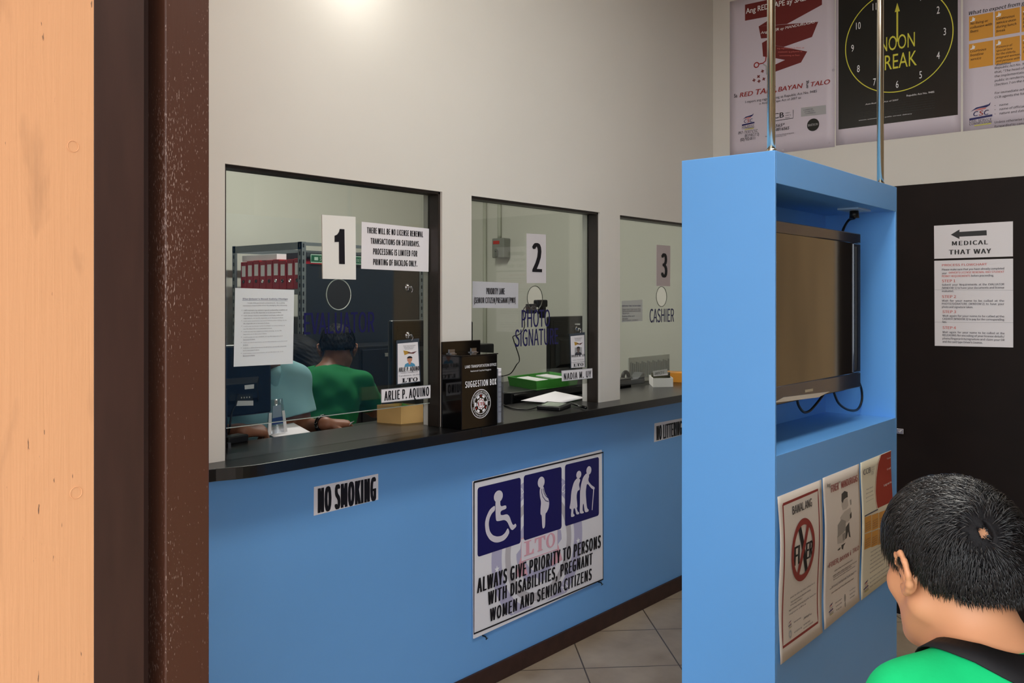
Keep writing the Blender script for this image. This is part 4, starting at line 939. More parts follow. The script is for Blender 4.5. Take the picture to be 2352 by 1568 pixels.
# gold card box
gb = thing('card_box', 'gold cardboard tray box with green slips on the counter below the name plate', 'box', (2.15, 2.38, CT))
A, B_, C_ = on_z(866, 970, CT), on_z(921, 974, CT), on_z(972, 969, CT)
A, B_, C_ = Vector((A.x, A.y)), Vector((B_.x, B_.y)), Vector((C_.x, C_.y))
u1 = (A-B_); u2 = (C_-B_); D_ = B_+u1+u2; hgt = .068
def tray(corners, z0, h, t, taper=0):
    c = [Vector(k) for k in corners]; ce = sum(c, Vector((0, 0)))/4; mb = MB(); n = 4
    inn = [ce+(p-ce)*(1-t) for p in c]; top = [ce+(p-ce)*(1+taper) for p in c]; ti = [ce+(p-ce)*(1+taper-t) for p in c]
    V = [(p.x, p.y, z0) for p in c]+[(p.x, p.y, z0+h) for p in top]+[(p.x, p.y, z0+h) for p in ti]+[(p.x, p.y, z0+.004) for p in inn]
    F = [(3, 2, 1, 0), (12, 13, 14, 15)]
    for i in range(4):
        j = (i+1) % 4; F += [(i, j, 4+j, 4+i), (4+i, 4+j, 8+j, 8+i), (8+i, 8+j, 12+j, 12+i)]
    return mb.add(V, F)
obj('tray', tray([B_, C_, D_, A], CT, hgt, .05, .0), GOLD, gb)
ce = (A+C_)/2
obj('green_slips', MB().obox((ce.x+.01, ce.y+.01, CT+.048), (.11, .06, .008), .3, .1).obox((ce.x+.03, ce.y+.0, CT+.06), (.05, .03, .012), .9, .3), GRNPL, gb)

# papers, signature pad, pen
def slip(name, label, cat, pts, m, th=.0008, group=None, n=6, bend=0):
    P = [Vector(p) for p in pts]; mb = MB(); V = []
    for j in range(n+1):
        for i in range(n+1):
            a, b = i/n, j/n; p = (P[0]*(1-a)+P[1]*a)*(1-b)+(P[3]*(1-a)+P[2]*a)*b; V.append((p.x, p.y, p.z+bend*math.sin(a*PI)*math.sin(b*PI)))
    N = len(V); V = [(x, y, z+th) for x, y, z in V]+V; F = []
    for j in range(n):
        for i in range(n):
            a = j*(n+1)+i; F += [(a, a+1, a+n+2, a+n+1), (N+a, N+a+n+1, N+a+n+2, N+a+1)]
    ring = [i for i in range(n)]+[(j*(n+1)+n) for j in range(n)]+[n*(n+1)+n-i for i in range(n)]+[(n-j)*(n+1) for j in range(n)]
    for k in range(len(ring)):
        a, b = ring[k], ring[(k+1) % len(ring)]; F.append((a, N+a, N+b, b))
    mb.add(V, F); return tag(obj(name, mb, m, smooth=True), label, cat, group)
slip('paper_sheet', 'white paper sheet on the counter in the second window before the green tray', 'paper', [on_z(1285, 927, CT+.001), on_z(1345, 913, CT+.008), on_z(1275, 898.5, CT+.035), on_z(1196, 920, CT+.012)], PAPER, bend=.004)
pad = thing('signature_pad', 'dark electronic signature pad lying flat on the counter in the second window', 'signature pad', tuple(on_z(1271, 938, CT)))
Pc = [on_z(*k, CT) for k in ((1232, 940), (1286, 944), (1312, 934), (1256, 929))]; Pc = [Vector((p.x, p.y)) for p in Pc]
ce = sum(Pc, Vector((0, 0)))/4; mb = MB()
mb.hexa([(p.x, p.y, CT) for p in Pc], [(p.x, p.y, CT+.016) for p in Pc]); obj('pad_body', mb, DKPLASTIC, pad, bevel=.004)
In = [ce+(p-ce)*.72 for p in Pc]; obj('pad_screen', MB().hexa([(p.x, p.y, CT+.0155) for p in In], [(p.x, p.y, CT+.0168) for p in In]), mat('grey_lcd', 'b9bdb6', .15), pad)
obj('cable', MB().tube(bez([(Pc[0].x+.01, Pc[0].y+.01, CT+.006), on_z(1212, 940, CT+.004), on_z(1180, 938, CT+.004), on_z(1158, 930, CT+.004), on_z(1150, 924, CT+.004)]), .003, 8), CABLE, pad, smooth=True)
pp = [on_z(1309, 925, CT+.012), on_z(1345, 936, CT+.008)]
pen = thing('pen', 'black pen lying on the counter beside the signature pad', 'pen', tuple(pp[1]))
obj('barrel', MB().tube([pp[0], pp[0].lerp(pp[1], .1), pp[1]], [.002, .005, .0055], 10), CABLE, pen, smooth=True)
obj('cap', MB().tube([pp[0].lerp(pp[1], .6), pp[1].lerp(pp[0], -.02)], .0068, 10), GLOSSB, pen, smooth=True)
sp = on_z(521, 1022, CT+.02); clipo = thing('document_clip', 'small black clip with a bright metal edge at the left end of the counter', 'clip', tuple(on_z(524, 1028, CT)))
q = on_z(536, 1016, CT); obj('clip_body', MB().obox((q.x, q.y, CT+.012), (.09, .05, .024), .2), DKPLASTIC, clipo, bevel=.004)
q = on_z(524, 1028, CT); obj('metal_edge', MB().obox((q.x, q.y, CT+.008), (.012, .012, .016), .2), SILVER, clipo)

# ------------------------------------------------------------------ people: one continuous surface each, grown from a smooth distance field
def V3(*a): return np.array(a, dtype=np.float64)
class Field:
    def __init__(s): s.pr = []
    def cone(s, a, b, ra, rb, k=.03, op='u'): s.pr.append(('c', np.array(a, float), np.array(b, float), ra, rb, k, op)); return s
    def ell(s, c, r, k=.03, op='u', rot=None): s.pr.append(('e', np.array(c, float), np.array(r, float), rot, None, k, op)); return s
    @staticmethod
    def d1(p, P):
        if p[0] == 'c':
            _, a, b, ra, rb, k, op = p; ba = b-a; L = float(ba@ba)+1e-12
            t = np.clip(((P-a)@ba)/L, 0, 1); return np.linalg.norm(P-a-t[..., None]*ba, axis=-1)-(ra+(rb-ra)*t)
        _, c, r, rot, _, k, op = p; q = P-c
        if rot is not None: q = q@rot
        k0 = np.linalg.norm(q/r, axis=-1); k1 = np.linalg.norm(q/(r*r), axis=-1)+1e-9
        return k0*(k0-1)/k1
    @staticmethod
    def comb(g, d, k, op):
        if op == 's':
            h = np.maximum(k-np.abs(-d-g), 0)/k; return np.maximum(g, -d)+h*h*k*.25
        h = np.maximum(k-np.abs(g-d), 0)/k; return np.minimum(g, d)-h*h*k*.25
    def ev(s, P):
        P = np.asarray(P, float); g = np.full(P.shape[:-1], 1.0)
        for p in s.pr: g = s.comb(g, s.d1(p, P), p[5], p[6])
        return g
    def box(s, p, m):
        if p[0] == 'c': lo = np.minimum(p[1]-p[3], p[2]-p[4]); hi = np.maximum(p[1]+p[3], p[2]+p[4])
        else:
            e = p[2] if p[3] is None else np.full(3, p[2].max()); lo, hi = p[1]-e, p[1]+e
        return lo-m, hi+m
    def mesh(s, h, post=None, off=0.):
        bs = [s.box(p, .02) for p in s.pr if p[6] == 'u']; lo = np.min([b[0] for b in bs], 0)-off-2*h; hi = np.max([b[1] for b in bs], 0)+off+2*h
        n = np.ceil((hi-lo)/h).astype(int)+1; g = np.full(n, 1.0, np.float32)
        ax = [lo[i]+h*np.arange(n[i]) for i in range(3)]
        for p in s.pr:
            a, b = s.box(p, p[5]+.02+off); i0 = np.maximum(np.floor((a-lo)/h).astype(int), 0); i1 = np.minimum(np.ceil((b-lo)/h).astype(int)+1, n)
            if np.any(i1 <= i0): continue
            P = np.stack(np.meshgrid(*[ax[i][i0[i]:i1[i]] for i in range(3)], indexing='ij'), -1)
            sl = tuple(slice(i0[i], i1[i]) for i in range(3)); g[sl] = s.comb(g[sl], s.d1(p, P), p[5], p[6])
        if off: g -= off
        if post is not None:
            for i in range(n[0]):                     # cut slab by slab
                Y, Z = np.meshgrid(ax[1], ax[2], indexing='ij'); P = np.stack([np.full_like(Y, ax[0][i]), Y, Z], -1); g[i] = post(P, g[i])
        return nets(g, lo, h)
def nets(g, lo, h):
    s = g < 0; n = np.array(g.shape)
    cnt = np.zeros(n-1, np.int8)
    for dx in (0, 1):
        for dy in (0, 1):
            for dz in (0, 1): cnt += s[dx:n[0]-1+dx, dy:n[1]-1+dy, dz:n[2]-1+dz]
    act = np.argwhere((cnt > 0) & (cnt < 8)); idx = np.full(n-1, -1, np.int64); idx[tuple(act.T)] = np.arange(len(act))
    acc = np.zeros((len(act), 3)); w = np.zeros(len(act))
    for ax in range(3):
        o = [i for i in range(3) if i != ax]
        for u in (0, 1):
            for v in (0, 1):
                d = np.zeros(3, int); d[o[0]] = u; d[o[1]] = v; A = act+d; e = np.zeros(3, int); e[ax] = 1; B = A+e
                ga, gb = g[tuple(A.T)], g[tuple(B.T)]; c = (ga < 0) != (gb < 0)
                t = np.where(c, ga/np.where(ga == gb, 1, ga-gb), 0); P = d+t[:, None]*e; acc[c] += P[c]; w[c] += 1
    V = lo+h*(act+acc/w[:, None]); F = []
    for ax in range(3):
        a1, a2 = (ax+1) % 3, (ax+2) % 3
        sl0 = [slice(None)]*3; sl1 = [slice(None)]*3; sl0[ax] = slice(0, -1); sl1[ax] = slice(1, None)
        ch = s[tuple(sl0)] != s[tuple(sl1)]; E_ = np.argwhere(ch)
        E_ = E_[(E_[:, a1] > 0) & (E_[:, a2] > 0) & (E_[:, a1] < n[a1]-1) & (E_[:, a2] < n[a2]-1)]
        q = []
        for u, v in ((1, 1), (0, 1), (0, 0), (1, 0)):
            c = E_.copy(); c[:, a1] -= u; c[:, a2] -= v; q.append(idx[tuple(c.T)])
        q = np.stack(q, 1); fl = ~s[tuple(E_.T)]; q[fl] = q[fl][:, ::-1]; F.append(q)
    F = np.concatenate(F); return V, F[(F >= 0).all(1)]
def fobj(name, VF, M, m, parent=None, label=None):
    V, F = VF; mb = MB(); V = V@np.array(M.to_3x3()).T+np.array(M.translation); mb.v = V; mb.f = F.tolist(); mb.mi = [0]
    o = obj(name, mb, m, parent, smooth=True)
    if label: o['label'] = label
    return o
def unit(v): v = np.asarray(v, float); return v/np.linalg.norm(v)
def rotm(ax, a): return np.array(Matrix.Rotation(a, 3, Vector(ax)))

def head(F, H, R=np.eye(3), ear=True):
    """head facing +Y, H = point between the ears, R turns it"""
    T = lambda *p: H+R@np.array(p); e = lambda c, r, k=.02, op='u': F.ell(T(*c), r, k, op, R)
    c = lambda a, b, ra, rb, k=.02, op='u': F.cone(T(*a), T(*b), ra, rb, k, op)
    e((0, -.014, .040), (.076, .096, .086)); e((0, .030, -.035), (.058, .066, .085), .03)
    for s in (-1, 1):
        c((s*.056, .0, -.048), (s*.020, .066, -.100), .022, .018, .03); e((s*.040, .062, -.022), (.024, .022, .024), .025)
    e((0, .076, -.104), (.022, .018, .018), .025)
    c((-.034, .084, .022), (.034, .084, .022), .013, .013, .02)
    for s in (-1, 1): e((s*.033, .098, .002), (.017, .014, .012), .012, 's')
    for s in (-1, 1): e((s*.033, .083, .001), (.0125, .012, .0115), .004)
    c((0, .092, .012), (0, .112, -.030), .008, .0125, .012)
    for s in (-1, 1): e((s*.013, .098, -.034), (.009, .010, .008), .008)
    c((-.019, .088, -.062), (.019, .088, -.062), .0065, .0065, .008); c((-.016, .087, -.073), (.016, .087, -.073), .0075, .0075, .008)
    c((-.020, .098, -.0675), (.020, .098, -.0675), .002, .002, .004, 's')
    if ear:
        for s in (-1, 1):
            x = lambda b: s*(.080+b*1.15)
            e((x(.004), -.012, .0), (.006, .017, .025), .008)
            pl = [(.0, .006, -.004), (.004, .010, .014), (.009, .004, .027), (.015, -.012, .031), (.020, -.025, .021), (.019, -.028, .005), (.014, -.022, -.009), (.009, -.013, -.018), (.005, -.002, -.023), (.002, .006, -.017)]
            for k in range(len(pl)-1): c((x(pl[k][0]), pl[k][1]*1.12, pl[k][2]*1.1), (x(pl[k+1][0]), pl[k+1][1]*1.12, pl[k+1][2]*1.1), .0045 if k < 6 else .006, .0045 if k < 5 else .006, .004)
            c((x(.009), -.015, .012), (x(.008), -.014, -.010), .0055, .005, .004, 's')
def hand(F, w, fwd, up, side, curl=.5, sc=1., spread=.10, curls=None):
    """w wrist, fwd towards the fingers, up = back of the hand, side +1 when the thumb lies along fwd x up"""
    f = unit(fwd); u = unit(np.array(up)-f*(np.array(up)@f)); l = np.cross(f, u)*side
    P = lambda a, b, c: w+sc*(f*a+l*b+u*c)
    kn = [(.088, .030, .004), (.092, .010, .007), (.088, -.010, .005), (.080, -.028, .0)]
    for i, k in enumerate(kn): F.cone(P(.006, k[1]*.55, 0), P(*k), .0155*sc, .0115*sc, .014)
    L = [(.040, .024, .019), (.045, .028, .020), (.041, .026, .020), (.032, .020, .018)]
    for i, k in enumerate(kn):
        a = P(*k); ang = .15; cu = curls[i] if curls else curl*(1+.12*i)
        sp = (1.5-i)*spread
        for j, ln in enumerate(L[i]):
            ang += cu*(.75, 1.0, .7)[j]
            d = (f*math.cos(sp)+l*math.sin(sp))*math.cos(ang)-u*math.sin(ang); b = a+d*ln*sc
            F.cone(a, b, (.0098, .0090, .0082)[j]*sc, (.0090, .0082, .0070)[j]*sc, .0035); a = b
    a = P(.022, .020, -.004); d = unit(f*.62+l*.75-u*.28)
    for j, (ln, r0, r1) in enumerate(((.036, .014, .0115), (.030, .0112, .0098), (.025, .0098, .008))):
        b = a+d*ln*sc; F.cone(a, b, r0*sc, r1*sc, .006); a = b; d = unit(d+f*.38-u*.28*curl-l*.12)

class Person:
    def __init__(s, name, label, loc, yaw, skin, H, Rh=np.eye(3), lean=(0, 0), sh=.17, arms=None, seat=True, h=.005, hands=(None, None), knees=.40, neckback=.055, drop=.170, nx=0):
        s.M = Matrix.Translation(Vector(loc)) @ Matrix.Rotation(yaw, 4, 'Z'); s.h = h; s.name = name
        F = Field(); s.F = F; H = np.array(H, float); s.H = H; s.Rh = Rh
        head(F, H, Rh)
        C7 = H+np.array([nx, -neckback, -drop]); s.C7 = C7
        F.cone(H+Rh@np.array([0, -.030, -.045]), C7+np.array([0, .012, .0]), .057, .058, .03); F.cone(H+Rh@np.array([0, .015, -.09]), C7+np.array([0, .045, -.03]), .040, .045, .03)
        pel = np.array([C7[0]-lean[0], C7[1]-lean[1], C7[2]-.50]); s.pel = pel; cx = (C7*.55+pel*.45)
        s.T = Field()                                               # torso field reused for the shirt
        for G in (F, s.T):
            G.ell(C7+(pel-C7)*.30, (.150, .105, .165), .05); G.ell(C7+(pel-C7)*.66, (.138, .105, .17), .06); G.ell(pel+np.array([0, -.01, .03]), (.160, .120, .12), .05)
            for q in (-1, 1):
                G.cone(C7+np.array([q*.03, .0, -.015]), C7+np.array([q*sh, .015, -.062]), .045, .052, .04)
        s.arms = []
        for q, (el, wr) in zip((-1, 1), arms):
            S0 = C7+np.array([q*sh, .015, -.068]); el = np.array(el, float); wr = np.array(wr, float); s.arms.append((S0, el, wr))
            F.cone(S0, el, .050, .039, .03); F.cone(el, wr, .041, .027, .02); F.ell(el+(wr-el)*.25, (.044, .044, .044), .02)
        for i, hd in enumerate(hands):
            if hd: hand(F, s.arms[i][2], *hd[0], **hd[1])
        if seat:
            for q in (-1, 1):
                kn = pel+np.array([q*.11, knees, -.0]); an = kn+np.array([0, -.03, -.42])
                F.cone(pel+np.array([q*.085, .0, -.0]), kn, .082, .058, .03); F.cone(kn, an, .055, .036, .02); F.cone(an+np.array([0, -.03, -.035]), an+np.array([0, .15, -.05]), .036, .030, .02)
            s.kn = [pel+np.array([q*.11, knees, 0]) for q in (-1, 1)]
        s.o = fobj(name, F.mesh(h), s.M, skin); tag(s.o, label, 'person')
    def shirt(s, m, sleeve=.62, off=.012, collar=None, neck_r=.072, nd=.035, hem=None, sname='shirt', wr=.003):
        G = Field(); G.pr = list(s.T.pr)
        for S0, el, w_ in s.arms: G.cone(S0, S0+(el-S0)*(sleeve+.15), .056, .054, .035)
        C7, pel = s.C7, s.pel; ax = unit(s.H+np.array([0, .0, -.06])-C7)
        def post(P, g):
            g = g+wr*(np.sin(P[..., 0]*38+P[..., 2]*31+2*np.sin(P[..., 1]*23))*.5+np.sin(P[..., 2]*57-P[..., 0]*27+1.5*np.sin(P[..., 1]*41))*.5)
            for S0, el, w_ in s.arms:
                d = unit(el-S0); cut = S0+(el-S0)*sleeve; along = (P-cut)@d; rad = np.linalg.norm(P-cut-along[..., None]*d, axis=-1)
                g = np.where(rad < .10, np.maximum(g, along), g)
            q = P-(C7+np.array([0, .012, 0])); al = q@ax; rad = np.linalg.norm(q-al[..., None]*ax, axis=-1)
            g = np.maximum(g, -(np.maximum(rad-neck_r, -(al+nd))))
            g = np.maximum(g, (pel[2]-.05)-P[..., 2] if hem is None else hem-P[..., 2]); return g
        s.SF = G; s.soff = off
        return fobj(sname, G.mesh(s.h, post, off), s.M, m, s.o)
    def trousers(s, m):
        G = Field(); pel = s.pel
        G.ell(pel+np.array([0, -.01, .0]), (.160, .122, .11), .05)
        for q, kn in zip((-1, 1), s.kn):
            G.cone(pel+np.array([q*.085, 0, 0]), kn, .084, .062, .03); G.cone(kn, kn+np.array([0, -.02, -.36]), .06, .05, .02)
        fobj('trousers', G.mesh(s.h*1.6, lambda P, g: np.maximum(g, P[..., 2]-(pel[2]+.04)), .010), s.M, m, s.o)
    def hairline(s, Q):
        """Q in head coordinates; negative inside the haired region"""
        az = np.abs(np.degrees(np.arctan2(Q[..., 0], Q[..., 1]+.012)))
        zl = np.interp(az, [0, 40, 62, 76, 84, 96, 104, 118, 140, 165, 180], s.hl); return zl-Q[..., 2]
    def hair(s, m, off=.010, hl=(.070, .066, .040, .028, .034, .038, .026, -.004, -.016, -.024, -.026), thick=None, long=None, name='hair', wh=None):
        s.hl = hl; G = Field(); T = lambda *p: s.H+s.Rh@np.array(p)
        G.ell(T(0, -.014, .040), (.076, .096, .086), .02, 'u', s.Rh); G.cone(T(0, -.045, -.02), T(0, -.055, -.085), .058, .052, .04)
        if long:
            for a, b, r0, r1 in long: G.cone(T(*a), T(*b), r0, r1, .03)
        def post(P, g):
            Q = (P-s.H)@s.Rh; th = off*(1-.5*np.clip((-Q[..., 2]-.01)/.06, 0, 1))
            nz = .0008*(np.sin(Q[..., 0]*310+Q[..., 2]*160)+np.sin(Q[..., 1]*290-Q[..., 2]*190))
            g = g-th+nz
            if wh is not None: g = np.maximum(g, .0095+.002*np.sin(Q[..., 0]*500)-np.linalg.norm((Q-np.array(wh))*np.array([1, .8, .7]), axis=-1))
            return g if long else np.maximum(g, s.hairline(Q)-.004+.004*np.sin(Q[..., 0]*400)*np.sin(Q[..., 1]*330))
        s.cap = G
        return fobj(name, G.mesh(s.h*.8, post, off), s.M, m, s.o)
    def strands(s, m, parent, n=6000, length=.05, whorl=(.02, -.085, .085), base=.008, spread=.014, rad=.0010, seed=1, name='hair_strands'):
        rng = np.random.default_rng(seed); Hf = Field(); Hf.pr = [('e', V3(0, -.014, .040), V3(.076, .096, .086), None, None, .02, 'u'), ('c', V3(0, -.045, -.02), V3(0, -.055, -.085), .058, .052, .04, 'u'), ('e', V3(0, .03, -.035), V3(.058, .066, .085), None, None, .03, 'u')]
        d = rng.normal(size=(n*4, 3)); d /= np.linalg.norm(d, axis=1)[:, None]; c0 = V3(0, -.02, .02); p = c0+d*.2
        for _ in range(30): p = p-d*(Hf.ev(p)*.9)[:, None]
        ok = (s.hairline(p) < 0) & (p[:, 2] > -.09) & (np.linalg.norm(p-V3(*whorl), axis=1) > .007*rng.uniform(.3, 1.2, n*4)); p = p[ok][:n]; n = len(p)
        def grad(P):
            e = .002; g = np.stack([Hf.ev(P+V3(e, 0, 0))-Hf.ev(P-V3(e, 0, 0)), Hf.ev(P+V3(0, e, 0))-Hf.ev(P-V3(0, e, 0)), Hf.ev(P+V3(0, 0, e))-Hf.ev(P-V3(0, 0, e))], -1); return g/np.linalg.norm(g, axis=1)[:, None]
        W = V3(*whorl); L = length*rng.uniform(.6, 1.15, n); 
        low = np.clip((p[:, 2]+.02)/.10, 0, 1); L *= .35+.65*low
        S_ = 8; lay = rng.uniform(0, 1, n)**1.3; pts = [p.copy()]; nrm = grad(p)
        jit = rng.normal(scale=.16, size=(n, 3)); clump = np.stack([np.sin(p@V3(90, 130, 60)), np.sin(p@V3(-110, 70, 95)), np.sin(p@V3(60, -80, 120))], 1)*.22
        q = p.copy()
        for k in range(S_):
            g = grad(q); rel = q-W; t = rel-g*(rel*g).sum(1)[:, None]; t /= np.linalg.norm(t, axis=1)[:, None]+1e-6
            sw = np.cross(g, t)*.35                              # the whorl turns the hair
            dn = V3(0, 0, -1)-g*(-g[:, 2])[:, None]; far = np.clip(np.linalg.norm(rel, axis=1)/.12, 0, 1)[:, None]
            v = t*(1-.45*far)+sw*(1-far)+dn*(.9*far)+jit+clump; v /= np.linalg.norm(v, axis=1)[:, None]
            q = q+v*(L/S_)[:, None]; sd = Hf.ev(q); want = (base+spread*lay*(.5+.5*low))*min(1, (k+1)/3)
            q = q+g*(want-sd)[:, None]*.85; pts.append(q.copy())
        P = np.stack(pts, 1); r = rad*np.array([1, 1, 1, 1, .95, .85, .7, .45, .1]); nv = 3
        T_ = np.gradient(P, axis=1); T_ /= np.linalg.norm(T_, axis=2)[..., None]+1e-9; up = unit(V3(.3, .2, 1)); A = np.cross(T_, up); A /= np.linalg.norm(A, axis=2)[..., None]+1e-9; B = np.cross(T_, A)
        rings = [P+(A*math.cos(2*PI*k/nv)+B*math.sin(2*PI*k/nv))*r[None, :, None] for k in range(nv)]
        V = np.stack(rings, 2).reshape(-1, 3); K = S_+1; base_i = (np.arange(n)*K*nv)[:, None, None]; i = np.arange(S_)[None, :, None]*nv; k = np.arange(nv)[None, None, :]; k2 = (k+1) % nv
        Fq = np.stack([base_i+i+k, base_i+i+k2, base_i+i+nv+k2, base_i+i+nv+k], -1).reshape(-1, 4)
        V = s.H+V@s.Rh.T
        return fobj(name, (V, Fq), s.M, m, parent)

# the seated man watching the screen
yaw_m = math.radians(57)-PI/2
MAN = Person('person', 'person in a bright green T-shirt with short black hair, seated facing the television kiosk', (1.499, .350, 0), yaw_m, SKIN1, (-.026, .006, 1.108),
             Rh=rotm((0, 0, 1), -.03) @ rotm((1, 0, 0), -.16), lean=(0, -.02), sh=.132, neckback=.092, drop=.108, arms=[((-.25, .02, .71), (-.14, .26, .62)), ((.25, .02, .71), (.14, .26, .62))], h=.004,
             hands=(((V3(.2, 1, -.2), V3(0, .2, 1), 1), dict(curl=.3)), ((V3(-.2, 1, -.2), V3(0, .2, 1), -1), dict(curl=.3))))
MAN.shirt(TEE, sleeve=.62, off=.013, neck_r=.070, wr=.0025); MAN.trousers(DARKCL)
hm = MAN.hair(HAIR_R, off=.006, wh=(-.024, -.105, .066)); MAN.strands(HAIR, hm, n=24000, length=.052, whorl=(-.024, -.1005, .066), base=.006, spread=.016, rad=.0006)
def drape(P, r, th, off, up=.16):
    """points on the shirt at angle th (0 = his right) and distance r from the neck axis"""
    out = []
    for rr, t in zip(r, th):
        x, y = P.C7[0]+rr*math.cos(t), P.C7[1]+.012+rr*math.sin(t); z = P.C7[2]+up; st = 0
        for _ in range(60):
            d = float(P.SF.ev(V3(x, y, z)))-P.soff-off; z -= max(d, .0004)*.8
            if d < .0008 or z < P.C7[2]-.13: break
        z = max(z, P.C7[2]-.13)
        out.append((x, y, z))
    return out
ths = [math.radians(k) for k in np.linspace(-250, 60, 44)]
def strap_r(t):
    k = math.degrees(t); return .078+.10*max(0, (k+75)/135)**1.5+.02*max(0, (-150-k)/100)
inn = drape(MAN, [strap_r(t)-.013 for t in ths], ths, .004); ou = drape(MAN, [strap_r(t)+.013 for t in ths], ths, .004)
mb = MB(); V = inn+ou; n = len(inn); V += [(x, y, z+.0022) for x, y, z in V]
Fs = []
for k in range(n-1): Fs += [(2*n+k, 2*n+n+k, 2*n+n+k+1, 2*n+k+1), (k, k+1, n+k+1, n+k), (k, 2*n+k, 2*n+k+1, k+1), (n+k, n+k+1, 3*n+k+1, 3*n+k)]
mb.add([tuple(MAN.M @ Vector(v)) for v in V], Fs); st = obj('shoulder_strap', mb, mat('black_strap_webbing', '1b1b1e', .7, .3, bump=(400, .2, .001)), MAN.o, smooth=True)
ths = [math.radians(k) for k in np.linspace(-110, 40, 34)]
mb = MB()
for x, y, z in drape(MAN, [.066+.004*math.sin(k) for k in range(len(ths))] if False else [.068]*len(ths), ths, -.002, up=.14):
    zz = max(z, MAN.C7[2]-.012); mb.ball(tuple(MAN.M @ Vector((x, y, zz))), .0023, 8, 6)
obj('bead_necklace', mb, SILVER, MAN.o, smooth=True)
tag_b = thing('waiting_bench', 'grey waiting bench under the seated person in the green T-shirt', 'bench', (1.486, .35, 0))
yb_ = yaw_m; Mb = Matrix.Translation((1.499, .350, 0)) @ Matrix.Rotation(yaw_m, 4, 'Z')
sz = MAN.pel[2]-.135
def lbox(x0, x1, y0, y1, z0, z1): 
    m_ = MB().box(x0, x1, y0, y1, z0, z1); m_.v = [tuple(Mb @ Vector(v)) for v in m_.v]; return m_
obj('seat', lbox(-.24, .24, -.24, .22, sz-.05, sz-.01), STEELG, tag_b, bevel=.01)
for x in (-.2, .2):
    for y in (-.2, .18): obj('leg', lbox(x-.015, x+.015, y-.015, y+.015, 0, sz-.05), STEELG, tag_b)

# ------------------------------------------------------------------ inside the office
FO = .15
desk = thing('office_desk', 'black desk behind the counter inside the office', 'desk', (2.7, 2.74, FO))
obj('desk_top', MB().box(.90, 2.75, 2.617, 2.87, .985, 1.012), BLACKTOP, desk, bevel=.003); obj('desk_top', MB().box(2.751, 5.2, 2.617, 3.06, .985, 1.012), BLACKTOP, desk, bevel=.003)
for x in (.95, 2.43, 4.40, 5.15): obj('leg', MB().box(x-.02, x+.02, 2.66, 2.84, FO, .985), DKPLASTIC, desk)
DT = 1.012

def chair(name, label, x, y, rz, sz_):
    t = thing(name, label, 'chair', (x, y, FO), 'office chairs')
    R2 = Matrix.Translation((x, y, 0)) @ Matrix.Rotation(rz, 4, 'Z')
    def part(nm, mb, m, **k): mb.v = [tuple(R2 @ Vector(v)) for v in mb.v]; return obj(nm, mb, m, t, **k)
    part('seat', MB().box(-.22, .22, -.22, .22, sz_-.07, sz_), DARKCL, bevel=.025)
    part('backrest', MB().box(-.2, .2, -.30, -.25, sz_+.12, sz_+.30), DARKCL, bevel=.02)
    part('back_post', MB().tube([(0, -.2, sz_-.05), (0, -.28, sz_+.0), (0, -.28, sz_+.15)], .016), DKPLASTIC, smooth=True)
    part('column', MB().tube([(0, 0, FO+.09), (0, 0, sz_-.07)], .025), DKPLASTIC, smooth=True)
    for k in range(5):
        a = k*2*PI/5; lg = part('leg', MB().tube([(0, 0, FO+.1), (.25*math.cos(a), .25*math.sin(a), FO+.06)], [.028, .018]), DKPLASTIC, smooth=True)
        c_ = MB().ball((.25*math.cos(a), .25*math.sin(a), FO+.028), .028); c_.v = [tuple(R2 @ Vector(v)) for v in c_.v]; obj('caster', c_, DKPLASTIC, lg, smooth=True)
    return t

# clerk in the light blue polo, head behind the pledge sheet
CLM = Matrix.Translation((2.01, 2.97, 0)) @ Matrix.Rotation(PI-.42, 4, 'Z'); CLI = CLM.inverted()
cl = lambda x, y, z: tuple(CLI @ Vector((x, y, z))); cd = lambda x, y, z: np.array(CLI.to_3x3() @ Vector((x, y, z)))
CL = Person('person', 'person in a light blue polo seated behind the first window, handling white paper', (2.01, 2.97, 0), PI-.42, SKIN2, (0, 0, 1.400), Rh=rotm((1, 0, 0), -.18),
            sh=.110, lean=(0, .02), drop=.135, h=.005, knees=.28, arms=[(cl(2.15, 2.92, 1.0), cl(2.115, 2.735, 1.050)), (cl(1.66, 2.95, 1.03), cl(1.735, 2.71, 1.068))],
            hands=(((cd(1, -.15, -.1), V3(0, .15, 1), 1), dict(curl=.62, sc=.98)), ((cd(1, .05, -.10), V3(0, .3, 1), -1), dict(curl=.85, sc=1.0))))
CL.shirt(POLO, sleeve=.66, off=.014, neck_r=.062, nd=-.012, sname='polo_shirt', wr=.004); CL.trousers(DARKCL)
ch_ = CL.hair(HAIR_R, off=.009); CL.strands(HAIR_R, ch_, n=1800, length=.05, base=.009, spread=.012, rad=.0016)
F = Field(); C7, Hh = CL.C7, CL.H                                   # turned-down collar
for q in (-1, 1):
    F.cone(C7+V3(q*.064, .0, .012), C7+V3(q*.024, .098, -.030), .020, .022, .012); F.cone(C7+V3(q*.024, .098, -.030), C7+V3(q*.030, .085, -.075), .022, .014, .012); F.cone(C7+V3(q*.066, -.005, .005), C7+V3(q*.03, -.050, .018), .017, .017, .012)
fobj('collar', F.mesh(.004), CL.M, POLO, CL.o)
wv = MB(); wp = CL.arms[0][2]; wd = unit(CL.arms[0][2]-CL.arms[0][1]); wn = unit(np.cross(wd, V3(0, 0, 1)))
rg = [tuple(CL.M @ Vector(wp-wd*.012+(wn*math.cos(k*PI/10)+np.cross(wn, wd)*math.sin(k*PI/10))*.031)) for k in range(21)]
wt = obj('wristwatch', wv.tube(rg, .008, 8), GLOSSB, CL.o, smooth=True)
chair('office_chair', 'black office chair under the person in the light blue polo', *(CL.M @ Vector(tuple(CL.pel)))[:2], PI-.42, CL.pel[2]-.14)
